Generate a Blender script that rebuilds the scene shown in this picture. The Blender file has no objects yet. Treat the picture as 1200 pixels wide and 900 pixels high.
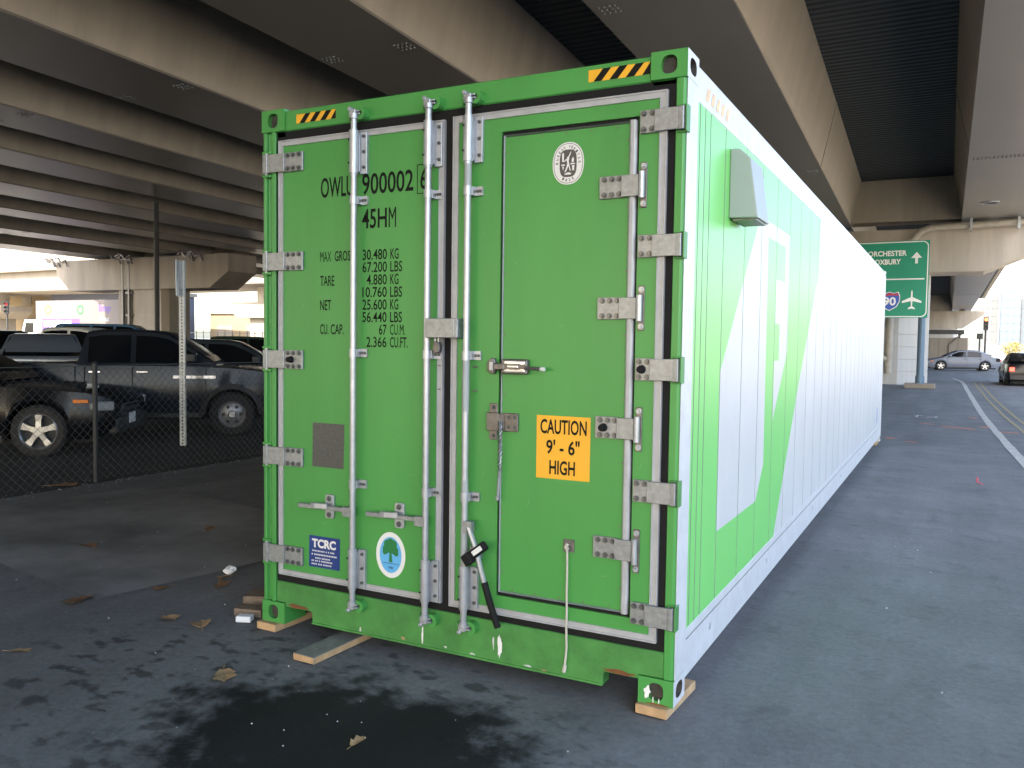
import bpy, bmesh, math, random
from mathutils import Vector, Matrix
from math import sin, cos, pi, radians, sqrt, atan2
random.seed(7)
SC = bpy.context.scene
COL = SC.collection

# ------------------------------------------------------------------ camera, sky, sun, exposure
cam_d = bpy.data.cameras.new("camera")
cam = bpy.data.objects.new("camera", cam_d)
COL.objects.link(cam)
SC.camera = cam
cam_d.sensor_width = 36.0
cam_d.lens = 36.0 * 989.16 / 1200.0
cam_d.clip_start = 0.05
cam_d.clip_end = 4000
YAW, PITCH, ROLL = 0.479982, -0.050569, 0.0131054
_r = Vector((cos(YAW), sin(YAW), 0))
_f = Vector((-sin(YAW) * cos(PITCH), cos(YAW) * cos(PITCH), sin(PITCH)))
_u = _r.cross(_f)
_r2 = _r * cos(ROLL) + _u * sin(ROLL)
_u2 = -_r * sin(ROLL) + _u * cos(ROLL)
M = Matrix((( _r2.x, _u2.x, -_f.x, 3.48606), (_r2.y, _u2.y, -_f.y, -3.61443), (_r2.z, _u2.z, -_f.z, 1.67730), (0, 0, 0, 1)))
cam.matrix_world = M

SUN_EL, SUN_AZ = radians(36), radians(5)      # light travels towards +y and a little +x
world = bpy.data.worlds.new("World")
SC.world = world
world.use_nodes = True
wn = world.node_tree
sky = wn.nodes.new("ShaderNodeTexSky")
sky.sky_type = 'NISHITA'
sky.sun_disc = False
sky.sun_elevation = SUN_EL
sky.sun_rotation = pi + SUN_AZ
sky.air_density = 1.0
sky.dust_density = 2.5
wn.links.new(sky.outputs[0], wn.nodes["Background"].inputs[0])
wn.nodes["Background"].inputs[1].default_value = 0.15
sun_d = bpy.data.lights.new("sun", 'SUN')
sun_d.energy = 2.8
sun_d.angle = radians(0.53)
sun_d.color = (1.0, 0.93, 0.82)
sun = bpy.data.objects.new("sun", sun_d)
COL.objects.link(sun)
sd = Vector((sin(SUN_AZ) * cos(SUN_EL), cos(SUN_AZ) * cos(SUN_EL), -sin(SUN_EL)))
sun.rotation_euler = sd.to_track_quat('-Z', 'Y').to_euler()
sun.location = (0, -30, 40)
SC.view_settings.view_transform = 'Standard'
SC.view_settings.look = 'None'
SC.view_settings.gamma = 1
SC.view_settings.exposure = 2.6
SC.render.engine = 'CYCLES'
SC.cycles.use_denoising = True
SC.cycles.max_bounces = 4
SC.cycles.diffuse_bounces = 3
SC.cycles.glossy_bounces = 2
SC.cycles.transmission_bounces = 1
SC.cycles.transparent_max_bounces = 2
SC.cycles.caustics_reflective = False
SC.cycles.caustics_refractive = False
SC.cycles.sample_clamp_indirect = 8
SC.cycles.use_light_tree = False

# ------------------------------------------------------------------ materials
def mat(name, col, rough=0.5, metal=0.0, var=0.0, vscale=3.0, bump=0.0, bscale=40.0, coat=0.0, emit=None, spec=0.5, streak=False):
    m = bpy.data.materials.new(name)
    m.use_nodes = True
    nt = m.node_tree
    b = nt.nodes["Principled BSDF"]
    b.inputs["Base Color"].default_value = (*col, 1)
    b.inputs["Roughness"].default_value = rough
    b.inputs["Metallic"].default_value = metal
    b.inputs["Coat Weight"].default_value = coat
    b.inputs["Coat Roughness"].default_value = 0.06
    b.inputs["Specular IOR Level"].default_value = spec
    if emit:
        b.inputs["Emission Color"].default_value = (*emit[0], 1)
        b.inputs["Emission Strength"].default_value = emit[1]
    if var or bump:
        tc = nt.nodes.new("ShaderNodeNewGeometry")
        mp = nt.nodes.new("ShaderNodeMapping")
        nt.links.new(tc.outputs["Position"], mp.inputs[0])
        if streak:
            mp.inputs["Scale"].default_value = (1, 1, 0.12)
    if var:
        n = nt.nodes.new("ShaderNodeTexNoise")
        n.inputs["Scale"].default_value = vscale
        n.inputs["Detail"].default_value = 4
        n.inputs["Roughness"].default_value = 0.65
        nt.links.new(mp.outputs[0], n.inputs[0])
        r = nt.nodes.new("ShaderNodeMapRange")
        r.inputs[1].default_value = 0.3
        r.inputs[2].default_value = 0.7
        r.inputs[3].default_value = 1 - var
        r.inputs[4].default_value = 1 + var
        nt.links.new(n.outputs[0], r.inputs[0])
        mx = nt.nodes.new("ShaderNodeVectorMath")
        mx.operation = 'SCALE'
        mx.inputs[0].default_value = col
        nt.links.new(r.outputs[0], mx.inputs["Scale"])
        nt.links.new(mx.outputs[0], b.inputs["Base Color"])
        rr = nt.nodes.new("ShaderNodeMapRange")
        rr.inputs[3].default_value = max(0.02, rough * (1 - var * 0.6))
        rr.inputs[4].default_value = min(1, rough * (1 + var * 0.6))
        nt.links.new(n.outputs[0], rr.inputs[0])
        nt.links.new(rr.outputs[0], b.inputs["Roughness"])
    if bump:
        n2 = nt.nodes.new("ShaderNodeTexNoise")
        n2.inputs["Scale"].default_value = bscale
        n2.inputs["Detail"].default_value = 2
        nt.links.new(mp.outputs[0] if not streak else tc.outputs["Position"], n2.inputs[0])
        bp = nt.nodes.new("ShaderNodeBump")
        bp.inputs["Strength"].default_value = bump
        bp.inputs["Distance"].default_value = 0.02
        nt.links.new(n2.outputs[0], bp.inputs["Height"])
        nt.links.new(bp.outputs[0], b.inputs["Normal"])
    return m

MAT = {}
MAT['green_side'] = mat("green_lit_side", (0.19, 0.57, 0.15), 0.34, var=0.02, vscale=1.4, spec=0.20, bump=0.01, bscale=5)  # door green lightened; the stronger light on this side is in the colour
MAT['green'] = mat("green_paint", (0.062, 0.285, 0.062), 0.38, var=0.09, vscale=1.8, streak=True, bump=0.02, bscale=5)
MAT['green_worn'] = mat("green_paint_worn", (0.056, 0.22, 0.05), 0.5, var=0.25, vscale=6, bump=0.05, bscale=12)
MAT['white'] = mat("white_paint", (0.56, 0.55, 0.55), 0.36, var=0.05, vscale=1.5, spec=0.16, bump=0.015, bscale=6)
MAT['white_worn'] = mat("white_paint_worn", (0.55, 0.55, 0.56), 0.42, var=0.10, vscale=7, bump=0.03, bscale=12)
MAT['trim'] = mat("aluminium_trim", (0.40, 0.41, 0.43), 0.42, metal=0.15, var=0.12, vscale=9)
MAT['galv'] = mat("galvanised_steel", (0.31, 0.33, 0.35), 0.42, metal=0.6, var=0.2, vscale=35)
MAT['galv_light'] = mat("zinc_rod", (0.44, 0.46, 0.50), 0.36, metal=0.55, var=0.12, vscale=18)
MAT['steel_dark'] = mat("dark_steel", (0.18, 0.17, 0.165), 0.42, metal=0.7, var=0.25, vscale=30)
MAT['bolt'] = mat("bolt_steel", (0.16, 0.165, 0.17), 0.35, metal=0.7)
MAT['rubber'] = mat("black_rubber", (0.010, 0.010, 0.011), 0.7, spec=0.2)
MAT['ink'] = mat("black_lettering", (0.008, 0.009, 0.008), 0.6, spec=0.15)
MAT['hole'] = mat("dark_hole", (0.02, 0.02, 0.018), 0.9)
MAT['casting_core'] = mat("casting_core", (0.05, 0.045, 0.04), 0.8, var=0.4, vscale=30)
MAT['seam'] = mat("seam_sealant", (0.20, 0.22, 0.21), 0.8)
MAT['green_scuff'] = mat("scuffed_green", (0.16, 0.36, 0.15), 0.6)
MAT['yellow'] = mat("sticker_yellow", (0.82, 0.42, 0.025), 0.4)
MAT['orange_faded'] = mat("faded_orange", (0.75, 0.42, 0.2), 0.45, var=0.3, vscale=20)
MAT['blue'] = mat("sticker_blue", (0.012, 0.04, 0.2), 0.4)
MAT['stick_white'] = mat("sticker_white", (0.75, 0.75, 0.74), 0.4)
MAT['stick_grey'] = mat("sticker_grey", (0.08, 0.075, 0.07), 0.4)
MAT['stick_sky'] = mat("sticker_sky", (0.12, 0.42, 0.75), 0.4)
MAT['stick_green'] = mat("sticker_tree", (0.015, 0.18, 0.05), 0.4)
MAT['plate'] = mat("data_plate", (0.10, 0.105, 0.105), 0.45, metal=0.5, var=0.2, vscale=60)
MAT['rust'] = mat("rust", (0.16, 0.06, 0.02), 0.8, var=0.4, vscale=25)
MAT['vent'] = mat("vent_grey", (0.33, 0.36, 0.37), 0.5, var=0.04, vscale=4)
MAT['rope'] = mat("rope", (0.55, 0.52, 0.45), 0.85, bump=0.4, bscale=220)
MAT['wood'] = mat("raw_timber", (0.46, 0.30, 0.16), 0.8, var=0.2, vscale=14, bump=0.25, bscale=60)
MAT['wood_grey'] = mat("weathered_timber", (0.17, 0.13, 0.095), 0.85, var=0.35, vscale=16, bump=0.35, bscale=50)
MAT['wood_mid'] = mat("dirty_timber", (0.20, 0.20, 0.18), 0.75, var=0.3, vscale=12, bump=0.2, bscale=60)
MAT['leaf'] = mat("dry_leaf", (0.24, 0.13, 0.065), 0.8, var=0.35, vscale=30)
MAT['leaf_pale'] = mat("pale_dry_leaf", (0.38, 0.25, 0.13), 0.8, var=0.3, vscale=30)
MAT['paper'] = mat("paper", (0.7, 0.72, 0.75), 0.8)
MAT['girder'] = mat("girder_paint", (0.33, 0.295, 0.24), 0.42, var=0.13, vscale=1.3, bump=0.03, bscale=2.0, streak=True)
MAT['flange'] = mat("flange_paint_shaded", (0.178, 0.168, 0.152), 0.36, var=0.06, vscale=0.7, bump=0.03, bscale=2.0)  # web paint darkened; shade under the girders is put into the colour
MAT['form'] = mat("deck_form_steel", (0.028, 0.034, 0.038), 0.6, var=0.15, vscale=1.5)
MAT['concrete'] = mat("concrete", (0.40, 0.355, 0.30), 0.85, var=0.16, vscale=1.2, bump=0.15, bscale=18, streak=True)
MAT['concrete_grey'] = mat("grey_concrete", (0.42, 0.415, 0.40), 0.85, var=0.14, vscale=1.4, bump=0.12, bscale=18, streak=True)
MAT['concrete_pale'] = mat("pale_concrete", (0.22, 0.195, 0.16), 0.85, var=0.12, vscale=0.8, streak=True)
MAT['pipe'] = mat("drain_pipe", (0.36, 0.33, 0.28), 0.6, var=0.15, vscale=5)
MAT['black_metal'] = mat("black_metal", (0.02, 0.021, 0.022), 0.5)
MAT['vinyl'] = mat("grey_fence_wire", (0.08, 0.084, 0.088), 0.45)
MAT['tyre'] = mat("tyre", (0.018, 0.018, 0.019), 0.8)
MAT['rim'] = mat("alloy", (0.42, 0.43, 0.45), 0.28, metal=0.8)
MAT['rim_dark'] = mat("steel_wheel", (0.33, 0.33, 0.34), 0.38, metal=0.7)
MAT['glass'] = mat("tinted_glass", (0.006, 0.007, 0.009), 0.06, spec=0.35)
MAT['lens'] = mat("headlight_lens", (0.42, 0.46, 0.5), 0.08, metal=0.4)
MAT['amber'] = mat("amber_lens", (0.8, 0.22, 0.02), 0.2)
MAT['red_lens'] = mat("red_lens", (0.5, 0.01, 0.012), 0.2)
MAT['tail_on'] = mat("tail_lamp_lit", (0.6, 0.02, 0.02), 0.3, emit=((1.0, 0.05, 0.03), 1.2))
MAT['chrome'] = mat("chrome", (0.7, 0.71, 0.73), 0.12, metal=1.0)
MAT['plastic'] = mat("black_plastic", (0.02, 0.02, 0.021), 0.55)
def paint(n, c, r=0.2):
    return mat(n, c, r, spec=0.22)
MAT['p_black'] = paint("paint_black", (0.006, 0.0065, 0.008))
MAT['p_char'] = paint("paint_charcoal", (0.020, 0.024, 0.031))
MAT['p_silver'] = paint("paint_silver", (0.15, 0.17, 0.21))
MAT['p_white'] = paint("paint_white", (0.7, 0.7, 0.68))
MAT['p_slate'] = paint("paint_slate", (0.035, 0.042, 0.047))
MAT['p_red'] = paint("paint_maroon", (0.12, 0.012, 0.012))
MAT['p_blue'] = paint("paint_blue", (0.10, 0.22, 0.42))
MAT['p_green'] = paint("paint_dark_green", (0.03, 0.06, 0.05))
MAT['sign_green'] = mat("sign_green", (0.0, 0.26, 0.15), 0.45)
MAT['sign_white'] = mat("sign_white", (0.82, 0.84, 0.82), 0.45)
MAT['sign_red'] = mat("sign_red", (0.5, 0.03, 0.05), 0.45)
MAT['sign_blue'] = mat("sign_blue", (0.03, 0.10, 0.45), 0.45)
MAT['post_blue'] = mat("post_steel_blue", (0.09, 0.15, 0.22), 0.45, metal=0.3)
MAT['line_white'] = mat("worn_white_line", (0.42, 0.41, 0.37), 0.8, var=0.35, vscale=9)
MAT['line_yellow'] = mat("worn_yellow_line", (0.26, 0.21, 0.11), 0.8, var=0.4, vscale=9)
MAT['mark_orange'] = mat("utility_orange", (0.75, 0.20, 0.08), 0.8, var=0.4, vscale=14)
MAT['mark_white'] = mat("utility_white", (0.5, 0.5, 0.5), 0.8, var=0.4, vscale=14)
MAT['mark_pink'] = mat("utility_pink", (0.7, 0.10, 0.12), 0.8)
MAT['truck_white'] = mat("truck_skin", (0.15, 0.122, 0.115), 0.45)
MAT['purple'] = mat("truck_purple", (0.10, 0.05, 0.30), 0.45)
MAT['bld_yellow'] = mat("pale_render", (0.24, 0.185, 0.11), 0.85)
MAT['bld_dark'] = mat("slate_cladding", (0.07, 0.08, 0.11), 0.7)
MAT['bld_blue'] = mat("tower_glass", (0.062, 0.085, 0.115), 0.3)
MAT['bld_pale'] = mat("tower_stone", (0.105, 0.11, 0.115), 0.8)
MAT['shrub'] = mat("autumn_shrub", (0.20, 0.17, 0.05), 0.8, var=0.4, vscale=3)
MAT['lamp_red'] = mat("signal_red_lit", (0.9, 0.06, 0.02), 0.4, emit=((1.0, 0.12, 0.03), 2.5))
MAT['stone'] = mat("gravel_stone", (0.16, 0.16, 0.155), 0.9, var=0.3, vscale=30)

def ground_material():
    m = bpy.data.materials.new("asphalt")
    m.use_nodes = True
    nt = m.node_tree
    N, L = nt.nodes, nt.links
    b = N["Principled BSDF"]
    geo = N.new("ShaderNodeNewGeometry")
    def noise(scale, detail=6, rough=0.6, vec=None):
        n = N.new("ShaderNodeTexNoise")
        n.inputs["Scale"].default_value = scale
        n.inputs["Detail"].default_value = detail
        n.inputs["Roughness"].default_value = rough
        L.new(vec or geo.outputs["Position"], n.inputs[0])
        return n.outputs[0]
    def math(op, a, c=None, d=None):
        n = N.new("ShaderNodeMath")
        n.operation = op
        for i, v in enumerate((a, c, d)):
            if v is None: continue
            if isinstance(v, (int, float)): n.inputs[i].default_value = v
            else: L.new(v, n.inputs[i])
        return n.outputs[0]
    def rng(v, a, c, d, e, smooth=False):
        n = N.new("ShaderNodeMapRange")
        if smooth: n.interpolation_type = 'SMOOTHSTEP'
        for i, q in enumerate((a, c, d, e)): n.inputs[i + 1].default_value = q
        L.new(v, n.inputs[0])
        return n.outputs[0]
    sep = N.new("ShaderNodeSeparateXYZ")
    L.new(geo.outputs["Position"], sep.inputs[0])
    x, y = sep.outputs[0], sep.outputs[1]
    def ell(cx, cy, rx, ry):
        a = math('POWER', math('ABSOLUTE', math('DIVIDE', math('SUBTRACT', x, cx), rx)), 2.0)
        c = math('POWER', math('ABSOLUTE', math('DIVIDE', math('SUBTRACT', y, cy), ry)), 2.0)
        return math('SQRT', math('ADD', a, c))
    nA = noise(2.2, 5)
    nB = noise(9.0, 4)
    d1 = ell(1.30, -0.95, 0.98, 0.72)
    d1 = math('ADD', d1, math('MULTIPLY', math('SUBTRACT', nA, 0.5), 1.3))
    d1 = math('ADD', d1, math('MULTIPLY', math('SUBTRACT', nB, 0.5), 0.75))
    wet = rng(d1, 0.66, 1.12, 1, 0, True)
    d2 = ell(0.75, -0.75, 1.7, 0.95)
    mp = N.new("ShaderNodeMapping")
    mp.inputs["Scale"].default_value = (1.0, 1.5, 1)
    mp.inputs["Rotation"].default_value = (0, 0, 0.5)
    L.new(geo.outputs["Position"], mp.inputs[0])
    nC = noise(6.0, 3, 0.5, mp.outputs[0])
    spots = math('MULTIPLY', rng(nC, 0.53, 0.66, 0, 1, True), rng(d2, 0.75, 1.15, 1, 0, True))
    wet = math('MAXIMUM', wet, math('MULTIPLY', spots, 0.62))
    # dry tone: aggregate speckle, broad worn patches, tyre-polished streaks along the road
    fine = noise(260.0, 3, 0.7)
    mid = noise(1.1, 6, 0.65)
    mp2 = N.new("ShaderNodeMapping")
    mp2.inputs["Scale"].default_value = (1.6, 0.12, 1)
    L.new(geo.outputs["Position"], mp2.inputs[0])
    stre = noise(1.0, 5, 0.6, mp2.outputs[0])
    tone = math('MULTIPLY', rng(fine, 0.25, 0.75, 0.62, 1.38), rng(mid, 0.3, 0.7, 0.8, 1.2))
    tone = math('MULTIPLY', tone, rng(stre, 0.3, 0.7, 0.86, 1.14))
    tone = math('MULTIPLY', tone, rng(noise(28.0, 4, 0.7), 0.3, 0.7, 0.84, 1.16))
    tone = math('MULTIPLY', tone, rng(noise(4.5, 3, 0.6), 0.55, 0.72, 1.0, 0.80))
    pale = rng(noise(45.0, 2), 0.68, 0.76, 1.0, 1.6)
    tone = math('MULTIPLY', tone, pale)
    tone = math('MULTIPLY', tone, rng(wet, 0, 1, 1.0, 0.10))
    sc = N.new("ShaderNodeVectorMath")
    sc.operation = 'SCALE'
    sc.inputs[0].default_value = (0.16, 0.164, 0.168)
    L.new(tone, sc.inputs["Scale"])
    L.new(sc.outputs[0], b.inputs["Base Color"])
    L.new(rng(wet, 0, 1, 0.82, 0.72), b.inputs["Roughness"])
    b.inputs["Specular IOR Level"].default_value = 0.2
    bp = N.new("ShaderNodeBump")
    bp.inputs["Distance"].default_value = 0.006
    L.new(rng(wet, 0, 1, 0.55, 0.25), bp.inputs["Strength"])
    L.new(noise(150.0, 4, 0.7), bp.inputs["Height"])
    L.new(bp.outputs[0], b.inputs["Normal"])
    return m
MAT['asphalt'] = ground_material()
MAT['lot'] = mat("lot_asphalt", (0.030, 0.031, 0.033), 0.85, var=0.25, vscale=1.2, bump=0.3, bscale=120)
MAT['slab'] = mat("worn_slab", (0.18, 0.18, 0.18), 0.8, var=0.5, vscale=0.9, bump=0.2, bscale=90)
MAT['dirt'] = mat("dry_dirt", (0.50, 0.44, 0.35), 0.95, var=0.2, vscale=0.3)

# ------------------------------------------------------------------ mesh helpers
class MB:
    def __init__(s):
        s.v, s.f, s.m = [], [], []
    def add(s, vs, fs, m=0):
        o = len(s.v)
        s.v += [tuple(p) for p in vs]
        s.f += [tuple(i + o for i in f) for f in fs]
        s.m += [m] * len(fs)
        return s
    def box(s, x0, x1, y0, y1, z0, z1, m=0):
        return s.add([(x0, y0, z0), (x1, y0, z0), (x1, y1, z0), (x0, y1, z0), (x0, y0, z1), (x1, y0, z1), (x1, y1, z1), (x0, y1, z1)],
                     [(0, 3, 2, 1), (4, 5, 6, 7), (0, 1, 5, 4), (1, 2, 6, 5), (2, 3, 7, 6), (3, 0, 4, 7)], m)
    def obox(s, c, size, mtx, m=0):
        a, b, d = [q / 2 for q in size]
        P = [Vector(p) for p in ((-a, -b, -d), (a, -b, -d), (a, b, -d), (-a, b, -d), (-a, -b, d), (a, -b, d), (a, b, d), (-a, b, d))]
        c = Vector(c)
        return s.add([mtx @ p + c for p in P], [(0, 3, 2, 1), (4, 5, 6, 7), (0, 1, 5, 4), (1, 2, 6, 5), (2, 3, 7, 6), (3, 0, 4, 7)], m)
    def cyl(s, p0, p1, r0, r1=None, n=12, m=0):
        r1 = r0 if r1 is None else r1
        p0, p1 = Vector(p0), Vector(p1)
        d = (p1 - p0).normalized()
        a = d.orthogonal().normalized()
        b = d.cross(a)
        vs = [p0 + (a * cos(2 * pi * i / n) + b * sin(2 * pi * i / n)) * r0 for i in range(n)]
        vs += [p1 + (a * cos(2 * pi * i / n) + b * sin(2 * pi * i / n)) * r1 for i in range(n)]
        fs = [(i, (i + 1) % n, n + (i + 1) % n, n + i) for i in range(n)] + [tuple(range(n))[::-1], tuple(range(n, 2 * n))]
        return s.add(vs, fs, m)
    def tube(s, pts, r, n=6, m=0):
        pts = [Vector(p) for p in pts]
        rings = []
        a = None
        for i, p in enumerate(pts):
            d = (pts[min(i + 1, len(pts) - 1)] - pts[max(i - 1, 0)]).normalized()
            if a is None: a = d.orthogonal().normalized()
            a = (a - d * a.dot(d)).normalized()
            b = d.cross(a)
            rings.append([p + (a * cos(2 * pi * k / n) + b * sin(2 * pi * k / n)) * r for k in range(n)])
        vs = [q for g in rings for q in g]
        fs = []
        for i in range(len(pts) - 1):
            fs += [(i * n + k, i * n + (k + 1) % n, (i + 1) * n + (k + 1) % n, (i + 1) * n + k) for k in range(n)]
        fs += [tuple(range(n))[::-1], tuple(range((len(pts) - 1) * n, len(pts) * n))]
        return s.add(vs, fs, m)
    def ext(s, poly, axis, a0, a1, m=0):
        n = len(poly)
        def P(u, w, a):
            return {'y': (u, a, w), 'x': (a, u, w), 'z': (u, w, a)}[axis]
        vs = [P(u, w, a0) for u, w in poly] + [P(u, w, a1) for u, w in poly]
        fs = [tuple(range(n)), tuple(range(n, 2 * n))[::-1]] + [(i, n + i, n + (i + 1) % n, (i + 1) % n) for i in range(n)]
        return s.add(vs, fs, m)
    def lathe(s, prof, c, axis, n=24, m=0):
        c = Vector(c)
        d = Vector(axis).normalized()
        a = d.orthogonal().normalized()
        b = d.cross(a)
        vs = []
        for h, r in prof:
            vs += [c + d * h + (a * cos(2 * pi * k / n) + b * sin(2 * pi * k / n)) * r for k in range(n)]
        fs = []
        for i in range(len(prof) - 1):
            fs += [(i * n + k, i * n + (k + 1) % n, (i + 1) * n + (k + 1) % n, (i + 1) * n + k) for k in range(n)]
        return s.add(vs, fs, m)
    def build(s, name, mats, parent=None, bevel=0.0, smooth=None, seg=1, recalc=True, loc=None):
        me = bpy.data.meshes.new(name)
        me.from_pydata([tuple(p) for p in s.v], [], s.f)
        if not isinstance(mats, (list, tuple)): mats = [mats]
        for q in mats: me.materials.append(MAT[q] if isinstance(q, str) else q)
        me.polygons.foreach_set("material_index", s.m)
        bm = bmesh.new()
        bm.from_mesh(me)
        if recalc:
            bmesh.ops.recalc_face_normals(bm, faces=bm.faces)
        if bevel:
            es = [e for e in bm.edges if len(e.link_faces) == 2 and e.calc_face_angle(0) > 0.5]
            bmesh.ops.bevel(bm, geom=es, offset=bevel, segments=seg, affect='EDGES', clamp_overlap=True, profile=0.5)
        bm.to_mesh(me)
        bm.free()
        if smooth is not None:
            me.polygons.foreach_set("use_smooth", [True] * len(me.polygons))
            me.set_sharp_from_angle(angle=radians(smooth))
        me.update()
        o = bpy.data.objects.new(name, me)
        COL.objects.link(o)
        if parent: o.parent = parent
        if loc: o.location = loc
        return o

def thing(name, label, cat, loc=(0, 0, 0), rotz=0, group=None):
    o = bpy.data.objects.new(name, None)
    o.empty_display_size = 0.2
    COL.objects.link(o)
    o.location = loc
    o.rotation_euler = (0, 0, rotz)
    return tag(o, label, cat, group)
def tag(o, label, cat, group=None):
    o["label"], o["category"] = label, cat
    if group: o["group"] = group
    return o
def struct(o):
    o["kind"] = "structure"
    return o
def dup(root, loc=None, rotz=None, label=None):
    r = root.copy()
    COL.objects.link(r)
    if loc is not None: r.location = loc
    if rotz is not None: r.rotation_euler = (0, 0, rotz)
    if label: r["label"] = label
    for ch in list(root.children):
        c = ch.copy(); COL.objects.link(c); c.parent = r
        for g in list(ch.children):
            d = g.copy(); COL.objects.link(d); d.parent = c
    return r

def text_polys(s, bold=0.0):
    cu = bpy.data.curves.new("lettering", 'FONT')
    cu.body = s
    cu.offset = bold
    cu.resolution_u = 3
    o = bpy.data.objects.new("lettering", cu)
    COL.objects.link(o)
    dg = bpy.context.evaluated_depsgraph_get()
    me = bpy.data.meshes.new_from_object(o.evaluated_get(dg))
    vs = [(v.co.x, v.co.y) for v in me.vertices]
    fs = [tuple(p.vertices) for p in me.polygons]
    bpy.data.objects.remove(o)
    bpy.data.curves.remove(cu)
    bpy.data.meshes.remove(me)
    return vs, fs
def text_into(mb, s, a0, a1, b0, b1, place, bold=0.0, m=0):
    """fit the text into the box a0..a1 x b0..b1; place(a, b) -> 3D point"""
    vs, fs = text_polys(s, bold)
    X = [v[0] for v in vs]; Y = [v[1] for v in vs]
    xa, xb, ya, yb = min(X), max(X), min(Y), max(Y)
    P = [place(a0 + (x - xa) / (xb - xa) * (a1 - a0), b0 + (y - ya) / (yb - ya) * (b1 - b0)) for x, y in vs]
    mb.add(P, fs, m)

# ------------------------------------------------------------------ ground
def sheet(name, pts, z, m, parent=None):
    mb = MB()
    mb.add([(x, y, z) for x, y in pts], [tuple(range(len(pts)))])
    return struct(mb.build(name, m, parent, recalc=False))
sheet("ground", [(-1500, -1500), (1500, -1500), (1500, 1500), (-1500, 1500)], 0.0, 'asphalt')
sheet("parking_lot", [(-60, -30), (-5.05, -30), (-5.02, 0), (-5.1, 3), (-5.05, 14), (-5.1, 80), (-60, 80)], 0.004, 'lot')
sheet("dirt_field", [(9.0, -300), (600, -300), (600, 900), (9.5, 900), (9.5, 95), (9.0, 80)], 0.004, 'dirt')
sheet("dirt_verge", [(-600, -300), (-66, -300), (-66, 900), (-600, 900)], 0.004, 'dirt')
u, v = Vector((-0.985, 0.17)), Vector((0.17, 0.985))
c = Vector((-1.28, -0.14))
pts = []
for a, b in ((0, 0), (1.2, -0.02), (2.6, 0.03), (3.6, 0), (3.63, 1.2), (3.58, 2.4), (2.0, 2.43), (0.9, 2.38), (0.02, 2.4), (-0.02, 1.1)):
    q = c + u * a + v * b
    pts.append((q.x, q.y))
sheet("pavement_patch", pts, 0.006, 'slab')

# ------------------------------------------------------------------ overpass
op = thing("overpass", "wide overpass on steel tub girders roofing the whole scene", "bridge", (0, 0, 0))
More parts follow.
